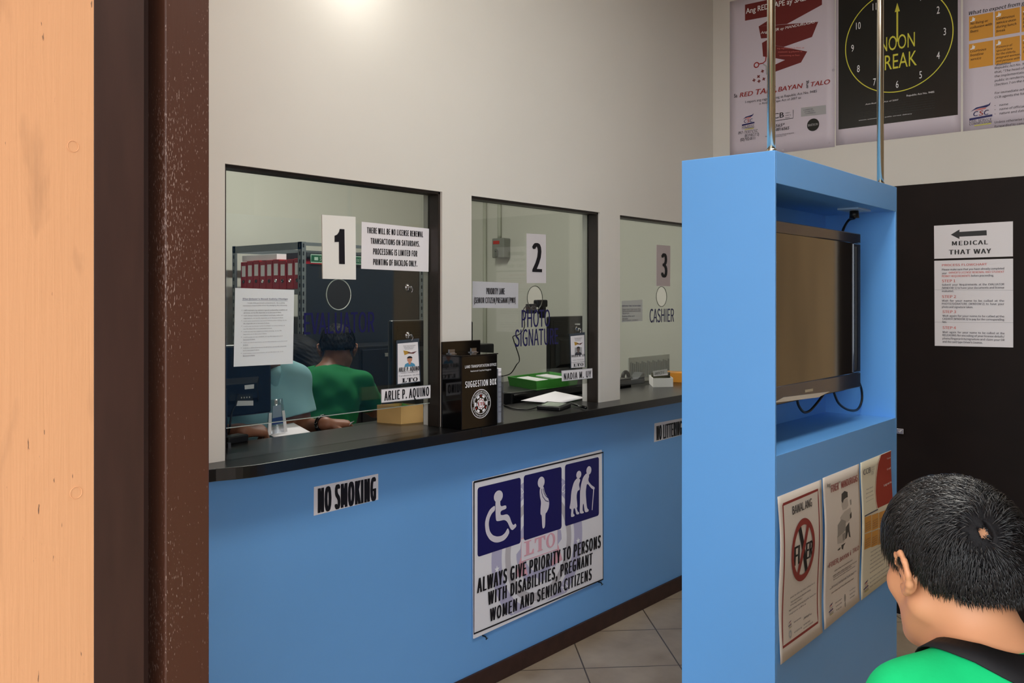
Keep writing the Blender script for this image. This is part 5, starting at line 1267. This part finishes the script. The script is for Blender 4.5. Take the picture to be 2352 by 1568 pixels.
# name pouch on the chest
pA = [on_y(617, 921, 2.79), on_y(649, 916, 2.80), on_y(659, 990, 2.75), on_y(612, 1000, 2.75)]
pch = slip('id_pouch', 'clear name pouch with a blue card hanging on the light blue polo', 'badge', [pA[3], pA[2], pA[1], pA[0]], CLEAR, th=.003, n=2)
def sub(P, a0, a1, b0, b1, d): 
    g = lambda a, b: (P[0]*(1-a)+P[1]*a)*(1-b)+(P[3]*(1-a)+P[2]*a)*b+Vector((0, -d, 0)); return [g(a0, b1), g(a1, b1), g(a1, b0), g(a0, b0)]
def pslip(nm, pts, m, parent, th=.001):
    mb = MB(); P = [tuple(p) for p in pts]; mb.add([(x, y-th, z) for x, y, z in P]+P, [(0, 1, 2, 3), (7, 6, 5, 4), (0, 4, 5, 1), (1, 5, 6, 2), (2, 6, 7, 3), (3, 7, 4, 0)]); return obj(nm, mb, m, parent)
pslip('card', sub(pA, .25, .78, .16, .72, .004), mat('grey_blue_card', '8d9cb0', .4), pch); pslip('blue_band', sub(pA, .22, .80, .52, .72, .006), mat('blue_card_band', '22407e', .4), pch)
for a0 in (.02, .82): pslip('white_edge', sub(pA, a0, a0+.16, .35, 1., .005), PAPER, pch)
pslip('clip', sub(pA, .35, .55, .0, .12, .006), SILVER, pch)
slip('paper_sheet', 'white sheet held in the hands of the person in the light blue polo', 'paper', [on_z(633, 1006, 1.030), on_z(716, 994, 1.024), on_z(674, 971, 1.050), on_z(596, 985, 1.040)], PAPER, bend=.003)
slip('paper_slip', 'small folded white slip beside the wrist watch hand behind the first window', 'paper', [on_z(802, 977, 1.045), on_z(806, 975, 1.045), on_z(814, 967, 1.055), on_z(805, 970, 1.055)], PAPER, n=2)

# person in the dark green polo, seen from behind
GM = Person('person', 'person in a dark green polo seen from behind, leaning forward in the office', tuple(on_y(775, 800, 3.72))[:2]+(0,), math.radians(50)-PI/2, SKIN2, (0, 0, on_y(775, 806, 3.72).z), Rh=rotm((1, 0, 0), -.42),
            sh=.165, lean=(0, .17), neckback=.115, drop=.105, nx=-.05, h=.005, knees=.30, arms=[((-.315, -.12, .945), (-.28, .08, .90)), ((.195, .02, .94), (.11, .22, .98))], hands=(((V3(0, 1, -.3), V3(-.3, .2, 1), 1), dict(curl=.4)), ((V3(-.3, 1, 0), V3(0, .2, 1), -1), dict(curl=.4))))
GM.shirt(TEE_D, sleeve=.70, off=.016, neck_r=.066, sname='polo_shirt', wr=.004); GM.trousers(DARKCL); gh_ = GM.hair(HAIR_R, off=.007); GM.strands(HAIR_R, gh_, n=2200, length=.04, base=.007, spread=.012, rad=.0016)
chair('office_chair', 'black office chair under the person in the dark green polo', *(GM.M @ Vector(tuple(GM.pel)))[:2], math.radians(50)-PI/2, GM.pel[2]-.14)
WM = Person('person', 'person with long black hair and bowed head behind the light blue polo', tuple(on_y(684, 828, 4.35))[:2]+(0,), math.radians(92)-PI/2, SKIN2, (0, 0, on_y(684, 828, 4.35).z), Rh=rotm((1, 0, 0), -.5),
            sh=.145, lean=(0, .10), neckback=.09, drop=.13, h=.006, knees=.30, arms=[((-.22, .05, .88), (-.10, .24, .92)), ((.22, .05, .88), (.10, .24, .92))])
WM.shirt(mat('black_blouse', '16161b', .9, .2), sleeve=.7, off=.014, sname='blouse'); WM.trousers(DARKCL)
WM.hair(HAIR_R, off=.014, long=[((-.06, -.04, .02), (-.075, -.01, -.16), .05, .035), ((.06, -.04, .02), (.075, -.01, -.16), .05, .035), ((0, -.09, .0), (0, -.11, -.20), .06, .05)])
chair('office_chair', 'black office chair under the person with long black hair', *(WM.M @ Vector(tuple(WM.pel)))[:2], math.radians(92)-PI/2, WM.pel[2]-.15)

# steel rack, binders, cabinets
RX, RY0, RY1 = 3.35, 4.57, 5.34
rack = thing('steel_rack', 'grey slotted angle rack holding a row of red binders in the office', 'rack', (3.86, 4.95, FO))
def slotted(x, y, sx, sy_):
    mb = MB(); w_ = .036
    mb.box(x, x+sx*.003, y, y+sy_*w_, FO, 1.885) if sx*sy_ else None
    n = 34
    for k in range(n):
        z = FO+.05+k*.05
        mb.box(min(x-.0008*sx, x), max(x-.0008*sx, x), y+sy_*w_*.30, y+sy_*w_*.62, z, z+.024, 1)
    mb.box(min(x, x+sx*w_), max(x, x+sx*w_), min(y, y+sy_*.003), max(y, y+sy_*.003), FO, 1.885)
    for k in range(n):
        z = FO+.05+k*.05; yy = y-.0008*sy_
        mb.box(min(x+sx*w_*.3, x+sx*w_*.62), max(x+sx*w_*.3, x+sx*w_*.62), min(yy, y), max(yy, y), z, z+.024, 1)
    return mb
HOLE = mat('slot_shadow_gap', '1c1e20', .8)
for (x, y, sx, sy_) in ((RX, RY0, 1, 1), (RX, RY1, 1, -1), (4.40, RY0, -1, 1), (4.40, RY1, -1, -1)): obj('post', slotted(x, y, sx, sy_), [STEELG, HOLE], rack)
for z in (.55, 1.05, 1.590): obj('shelf_board', MB().box(RX+.004, 4.396, RY0+.012, RY1-.004, z-.03, z), STEELG, rack)
obj('top_beam', MB().box(RX, RX+.004, RY0, RY1, 1.838, 1.883).box(RX, 4.40, RY1-.004, RY1, 1.838, 1.883).box(RX, 4.40, RY0+.0035, RY0+.008, 1.862, 1.883).box(4.396, 4.40, RY0, RY1, 1.838, 1.883), STEELG, rack)
obj('side_panel', MB().box(RX+.037, 4.362, RY0+.004, RY0+.010, FO, 1.748), CABNAVY, rack)
obj('back_panel', MB().box(4.38, 4.386, RY0+.02, RY1-.02, FO, 1.86), CABNAVY, rack)
bw = .0738; y = RY1-.045-bw/2
for k in range(9):
    yy = RY1-.052-k*bw-bw/2-(.006 if k > 6 else 0); lab = ('at the far end of the rack', 'second from the far end', 'third from the far end', 'fourth from the far end', 'in the middle of the row', 'fourth from the near post', 'third from the near post', 'second from the near post', 'nearest the rack post')[k]
    t = thing('red_binder', 'red lever binder with white spine label, '+lab, 'binder', (RX+.16, yy, 1.59), 'red binders on the rack')
    hb = .186+.004*((k*7) % 3)
    obj('cover', MB().box(RX+.03, RX+.29, yy-bw/2+.002, yy+bw/2-.002, 1.59, 1.59+hb), BINDER, t, bevel=.003)
    obj('spine_label', MB().box(RX+.0292, RX+.031, yy-.022, yy+.020, 1.59+hb*.47, 1.59+hb*.86), PAPER, t)
    zc = 1.59+hb*.29; ring = [(RX+.0285, yy+.010*math.cos(q*PI/8), zc+.010*math.sin(q*PI/8)) for q in range(17)]
    obj('finger_hole', MB().tube(ring, .0022, 6).tube([(RX+.0285, yy, zc), (RX+.0295, yy, zc)], .0085, 14), SILVER if k % 2 else GLOSSB, t, smooth=False)
tag(obj('paper_stack', MB().box(RX+.05, RX+.28, 4.90, 5.30, 1.782+.0, 1.822), PAPER, bevel=.002), 'flat white paper stack lying on top of the red binders', 'paper')
tag(obj('carton_box', MB().box(RX+.08, RX+.34, 4.62, 4.84, 1.783, 1.825), mat('dark_grey_carton', '34373b', .7), bevel=.003), 'dark flat carton lying on the red binders near the rack post', 'box')
def greenboard(label, tl, br, words):
    sh = Sheet(Plane('y', RY0-.001)); c = [sh.p.loc(*tl), None, sh.p.loc(*br)]
    x0, z1_, x1, z0 = c[0][0], c[0][1], c[2][0], c[2][1]
    tag(sh.body('green_sign', [(x0, z1_), (x1, z1_), (x1, z0), (x0, z0)], GREEN, .004, px=False), label, 'sign')
    q = [(x0+.003, z1_-.003), (x1-.003, z1_-.003), (x1-.003, z0+.003), (x0+.003, z0+.003)]; sh.stroke(q+[q[0]], .006, mat('pale_green_border', 'a8c4b4', .6), px=False, nm='border')
    for bd, xa, xb in words:
        sh.line(bd, x0+(x1-x0)*xa, z0+(z1_-z0)*.28, (z1_-z0)*.42, mat('pale_green_border', 'a8c4b4', .6), width=(x1-x0)*(xb-xa))
    sh.poly([(x0+(x1-x0)*.065, z0+(z1_-z0)*.3), (x0+(x1-x0)*.13, z0+(z1_-z0)*.3), (x0+(x1-x0)*.13, z0+(z1_-z0)*.68), (x0+(x1-x0)*.065, z0+(z1_-z0)*.68)], mat('pale_green_border', 'a8c4b4', .6), px=False); sh.done()
greenboard('long green sign board with pale border fixed along the navy cabinet side', z1(925, 972), z1(1475, 1080), [('SU', .155, .225), ('BEC', .83, .93)])
cab = thing('filing_cabinet', 'low black cabinet in front of the navy rack side', 'cabinet', (3.80, 4.32, FO))
obj('cabinet_body', MB().box(3.47, 4.12, 4.16, 4.50, FO, 1.24), mat('black_cabinet_steel', '15161a', .45), cab, bevel=.004)
for z0, z1c in ((.20, .70), (.72, 1.22)): obj('drawer', MB().box(3.49, 4.10, 4.152, 4.16, z0, z1c), mat('black_cabinet_steel', '15161a', .45), cab, bevel=.003)
p = on_y(895, 814, 4.145); obj('handle', MB().box(p.x-.045, p.x+.045, 4.138, 4.152, p.z-.012, p.z+.012), SILVER, cab, bevel=.003)

def monitor(label, x0, x1, y, z0, z1c, rib=True, tilt=0, m=DKPLASTIC, base=DT):
    xm = (x0+x1)/2; t = thing('monitor', label, 'monitor', (xm, y, base), 'monitors seen from behind')
    obj('casing', MB().box(x0, x1, y, y+.028, z0, z1c), m, t, bevel=.008)
    if rib:
        mb = MB()
        for k in range(9): mb.box(x0+.03, x1-.03, y-.0022, y+.002, z1c-.03-.011*k, z1c-.026-.011*k)
        obj('vent', mb, m, t)
    obj('rear_hump', MB().hexa([(x0+.07, y-.018, z0+.06), (x1-.07, y-.018, z0+.06), (x1-.05, y+.002, z0+.04), (x0+.05, y+.002, z0+.04)], [(x0+.07, y-.018, z1c-.13), (x1-.07, y-.018, z1c-.13), (x1-.05, y+.002, z1c-.11), (x0+.05, y+.002, z1c-.11)]), m, t, bevel=.002)
    obj('screen', MB().box(x0+.012, x1-.012, y+.0275, y+.0285, z0+.02, z1c-.012), GLOSSB, t)
    obj('stand', MB().box(xm-.025, xm+.025, y-.022, y+.0, base+.012, z0+.1), m, t, bevel=.004)
    obj('foot', MB().box(xm-.11, xm+.11, y-.022, y+.12, base, base+.014), m, t, bevel=.006); return t
r1 = on_y(630, 900, 2.63).x; MY = 2.645
m1 = monitor('black monitor back at the first window beside the light blue polo, with stickers', r1-.42, r1, MY, 1.130, 1.372, False, m=NVPLASTIC)
zf = zoomer(510, 840, 1782/250)
sh = Sheet(Plane('y', MY-.0185)); sh.top = .0
sh.poly([zf(235, 572), zf(512, 568), zf(512, 648), zf(235, 655)], PAPER, nm='sticker'); sh.poly([zf(368, 318), zf(525, 300), zf(522, 370), zf(372, 385)], PAPER, nm='sticker'); sh.poly([zf(118, 470), zf(500, 455), zf(503, 560), zf(118, 575)], mat('black_sticker', '2b2d31', .5), nm='sticker')
for k in range(2): sh.text(filler(16, 90+k), zf(285, 605+28*k), zf(425, 590+28*k), INK2)
for x, y_ in ((318, 520), (362, 518), (405, 515), (448, 512)): sh.ell(zf(x, y_), .0022, .003, PAPER_W, n=10, nm='sticker_mark')
sh.poly([zf(437, 473), zf(498, 470), zf(498, 490), zf(437, 493)], PAPER, nm='sticker'); sh.done(parent=m1)
obj('cable', MB().tube(bez([on_y(546, 905, MY-.022), on_y(541, 930, MY-.03), on_y(532, 950, MY-.03), on_y(527, 985, MY-.03), on_z(524, 1000, DT+.01)]), .0035, 8), CABLE, m1, smooth=True)
x0 = on_y(900, 740, 2.74).x; m2 = monitor('black ribbed monitor back behind the portrait badge in the first window', x0, x0+.42, 2.74, 1.12, on_y(900, 736, 2.74).z)
x0 = on_y(1263, 740, 2.95).x; m3 = monitor('large black ribbed monitor back in the second window behind the dim badge', x0, x0+.46, 2.95, on_y(1263, 864, 2.95).z, on_y(1263, 727, 2.95).z, base=1.093)
mc = Sheet(Plane('y', 2.735)); tag(mc.body('memo_card', [(961, 828), (975, 826), (975, 849), (961, 851)], PAPER, .001), 'small white memo card with handwriting beside the portrait badge', 'card'); mc.text('P7', (964.5, 837), (972.5, 829.5), INK, .0); mc.text('63', (963, 848), (972, 840), INK, .0); mc.done()
for k, (u, v, pl) in enumerate(((1330.5, 744.5, 2.925),)):
    p = on_y(u, v, pl); obj('label', MB().box(p.x-.008, p.x+.008, pl+.0, pl+.025, p.z-.004, p.z+.004), WHITE, m3)

# printer behind the suggestion box
xr = on_y(1128, 800, 2.70).x; pr = thing('computer_case', 'black computer case partly hidden behind the suggestion box', 'computer', (xr-.07, 2.76, DT))
obj('case_body', MB().box(xr-.14, xr, 2.68, 2.86, DT, on_y(1128, 789, 2.68).z), DKPLASTIC, pr, bevel=.006)
xf = on_y(1094, 760, 2.72).x; obj('upper_case', MB().box(xf-.06, xf, 2.74, 2.84, on_y(1128, 789, 2.68).z, on_y(1094, 738, 2.74).z), DKPLASTIC, pr, bevel=.004)

# webcam, wiring, switch box
wc = on_y(1240, 698, GY+.05)
wcam = thing('webcam', 'black webcam clipped inside the second window below the round hole', 'webcam', tuple(wc))
mb = MB().box(wc.x-.033, wc.x+.040, GY+.035, GY+.062, wc.z-.014, wc.z+.019); obj('camera_body', mb, DKPLASTIC, wcam, bevel=.006)
obj('mount', MB().box(wc.x-.004, wc.x+.020, GY+.03, GY+.060, wc.z-.045, wc.z-.012).box(wc.x+.0, wc.x+.014, GY+.03, GY+.055, wc.z-.062, wc.z-.04), DKPLASTIC, wcam, bevel=.003)
p = on_y(1222, 706, GY+.02); obj('clip', MB().box(p.x-.028, p.x+.018, GY+.008, GY+.035, p.z-.026, p.z+.016), DKPLASTIC, wcam, bevel=.004)
p = on_y(1224, 710, GY+.012); obj('suction_pad', MB().ball((p.x, GY+.008, p.z), (.022, .006, .018), 16, 8), CLEAR, wcam, smooth=True)
yc = GY+.045
obj('cable', MB().tube(bez([on_y(1233, 699, yc), on_y(1216, 699, yc), on_y(1206, 705, yc), on_y(1202, 716, yc), on_y(1205, 745, yc), on_y(1200, 760, yc), on_y(1190, 769, yc), on_y(1179, 772, yc), on_y(1180, 782, yc), on_y(1193, 823, yc), on_y(1186, 838, yc), on_y(1172, 858, yc+.04), on_y(1150, 864, yc+.12)], 6), .0022, 8), CABLE, wcam, smooth=True)
OX = 5.598
PIPE = mat('office_conduit_paint', 'b9bbad', .5)
def conduit(label, pts):
    tag(obj('conduit_pipe', MB().tube(pts, .016, 10), PIPE, smooth=True), label, 'pipe', 'wall conduits')
a = on_x(1113.5, 480, OX-.018); conduit('long painted conduit pipe running down the office wall', [(OX-.018, a.y, 2.6), (OX-.018, a.y, FO)])
a = on_x(1147, 480, OX-.018); bz = on_x(1147, 547, OX-.018).z; conduit('short painted conduit pipe running down to the grey switch box', [(OX-.018, a.y, 2.6), (OX-.018, a.y, bz+.03), (OX-.018, a.y, bz)])
zz = zoomer(980, 430, 3.92)
tl, br = on_x(*zz(583, 460), OX-.09), on_x(*zz(690, 632), OX-.09)
sw = thing('switch_box', 'grey electrical switch box with a red label on the office wall', 'switch box', (OX-.05, (tl.y+br.y)/2, br.z))
obj('enclosure', MB().box(OX-.085, OX, br.y, tl.y, br.z, tl.z), mat('grey_switch_enclosure', '8b8d86', .45), sw, bevel=.008)
q1, q2 = on_x(*zz(598, 483), OX-.087), on_x(*zz(653, 510), OX-.087); obj('red_label', MB().box(OX-.0868, OX-.084, q2.y, q1.y, q2.z, q1.z), mat('red_label', 'c23a34', .5), sw)
q1 = on_x(*zz(628, 600), OX-.095); obj('lever', MB().box(OX-.105, OX-.083, q1.y-.012, q1.y+.012, q1.z-.02, q1.z+.03).ball((OX-.1, q1.y, q1.z+.03), .014), mat('grey_switch_lever', '6f726c', .4), sw, bevel=.002)

# drawer unit and green tray in the second window
xd = on_y(1160, 900, 2.70).x; du = thing('drawer_unit', 'low black desk box under the green tray in the second window', 'box', (xd+.28, 2.77, DT))
obj('shell', MB().box(xd, xd+1.02, 2.66, 3.055, DT, 1.092), DKPLASTIC, du, bevel=.004); obj('front_panel', MB().box(xd+.01, xd+1.01, 2.655, 2.66, DT+.01, 1.085), GLOSSB, du, bevel=.002)
g0, g1, g2 = on_z(1171, 899, 1.092), on_z(1233, 903, 1.092), on_z(1327, 896, 1.092)
Bq, Aq, Cq = Vector((3.287, 2.64)), Vector((3.392, 2.90)), Vector((3.644, 2.665))
gt = thing('paper_tray', 'green plastic desk tray with paper slips on the black desk box', 'tray', (Bq.x, Bq.y+.08, 1.092))
Dq = Aq+Cq-Bq; 
obj('tray_body', tray([Bq, Cq, Dq, Aq], 1.092, .045, .06, .06), GRNPL, gt)
mid = (Bq+Cq)/2; mid2 = (Aq+Dq)/2; dv = MB(); dd_ = (mid2-mid)
dv.hexa([(mid.x-.004, mid.y, 1.096), (mid.x+.004, mid.y, 1.096), (mid2.x+.004, mid2.y, 1.096), (mid2.x-.004, mid2.y, 1.096)], [(mid.x-.004, mid.y, 1.13), (mid.x+.004, mid.y, 1.13), (mid2.x+.004, mid2.y, 1.13), (mid2.x-.004, mid2.y, 1.13)]); obj('divider', dv, GRNPL, gt)
for f0, f1 in ((.1, .42), (.58, .9)):
    c0_ = Aq.lerp(Dq, f0); c1_ = Aq.lerp(Dq, f1); c2_ = Bq.lerp(Cq, f1); c3_ = Bq.lerp(Cq, f0); ctr = (c0_+c1_+c2_+c3_)/4
    P4 = [ctr+(k-ctr)*.86 for k in (c3_, c2_, c1_, c0_)]; obj('paper_slips', MB().hexa([(k.x, k.y, 1.097) for k in P4], [(k.x, k.y, 1.130) for k in P4]), PAPER, gt)

# things at the cashier's window
bx = on_z(1500, 889, CT); b1 = on_z(1546, 888, CT); 
tag_c = thing('card_box', 'small white box holding dark cards and a note reading MY25 at the third window', 'box', tuple(bx))
Bq, Cq = Vector((bx.x, bx.y)), Vector((b1.x, b1.y)); Aq = Vector(on_z(1490.5, 880, CT)[:2]); 
obj('carton', tray([Bq, Cq, Aq+Cq-Bq, Aq], CT, .048, .06), CARD, tag_c); ctr = (Cq+Aq)/2
obj('cards', MB().obox((ctr.x, ctr.y, CT+.045), (.10, .07, .05), .15), mat('dark_olive_cards', '3a3a24', .6), tag_c)
pz = Plane('y', ctr.y-.05); sh = Sheet(pz); sh.body('note', [(1499.5, 852), (1532, 847), (1534, 861), (1501, 864)], PAPER, .001, parent=tag_c); sh.text('MY25', (1504, 861), (1525, 852), INK, 0, shear=.2); sh.done()
td = on_z(1448, 883, CT); tdp = thing('tape_dispenser', 'grey tape dispenser with a dark roll at the edge of the third window', 'tape dispenser', tuple(td))
GRYPL = mat('grey_plastic', '55585a', .5)
obj('dispenser_base', MB().prism([(td.x-.05, td.y-.02), (td.x+.12, td.y-.02), (td.x+.12, td.y+.04), (td.x-.05, td.y+.04)], CT, CT+.03).hexa([(td.x+.05, td.y-.02, CT+.03), (td.x+.12, td.y-.02, CT+.03), (td.x+.12, td.y+.04, CT+.03), (td.x+.05, td.y+.04, CT+.03)], [(td.x+.10, td.y-.02, CT+.062), (td.x+.12, td.y-.02, CT+.062), (td.x+.12, td.y+.04, CT+.062), (td.x+.10, td.y+.04, CT+.062)]), GRYPL, tdp, bevel=.004)
rl = on_z(1437, 881, CT); ring = [(rl.x+.028*math.cos(k*PI/12), rl.y, CT+.038+.028*math.sin(k*PI/12)) for k in range(25)]
obj('tape_roll', MB().tube(ring, .011, 10), CABLE, tdp, smooth=True)
orp = on_z(1552, 880, CT); tag(obj('orange_folder', MB().obox((orp.x+.10, orp.y+.05, CT+.028), (.12, .16, .056), .2), mat('orange_card', 'd9912e', .6), bevel=.002), 'orange card folder block at the third window beside the kiosk edge', 'folder')
pst = on_y(1490, 838, 2.95); fs = thing('reflection_panel', 'pale ribbed panel standing in for a reflection in the third window', 'reflection panel', (pst.x, 2.95, DT))  # added panel, shaped after a pale reflection in the glass
xa, xb = on_y(1446, 838, 2.95).x, on_y(1540, 838, 2.95).x; zt_ = on_y(1490, 817, 2.95).z
obj('back_sheet', MB().box(xa, xb, 2.955, 2.965, DT, zt_), mat('pale_grey_panel', 'c4c6c0', .6), fs, bevel=.004)
mb = MB()
for k in range(22): 
    x = xa+.02+(xb-xa-.04)*k/21; mb.box(x-.004, x+.004, 2.948, 2.955, DT+.03, zt_-.03-.006*(k % 3))
obj('forms', mb, mat('grey_panel_ribs', 'a2a5a2', .6), fs)  # upright ribs of the added reflection panel
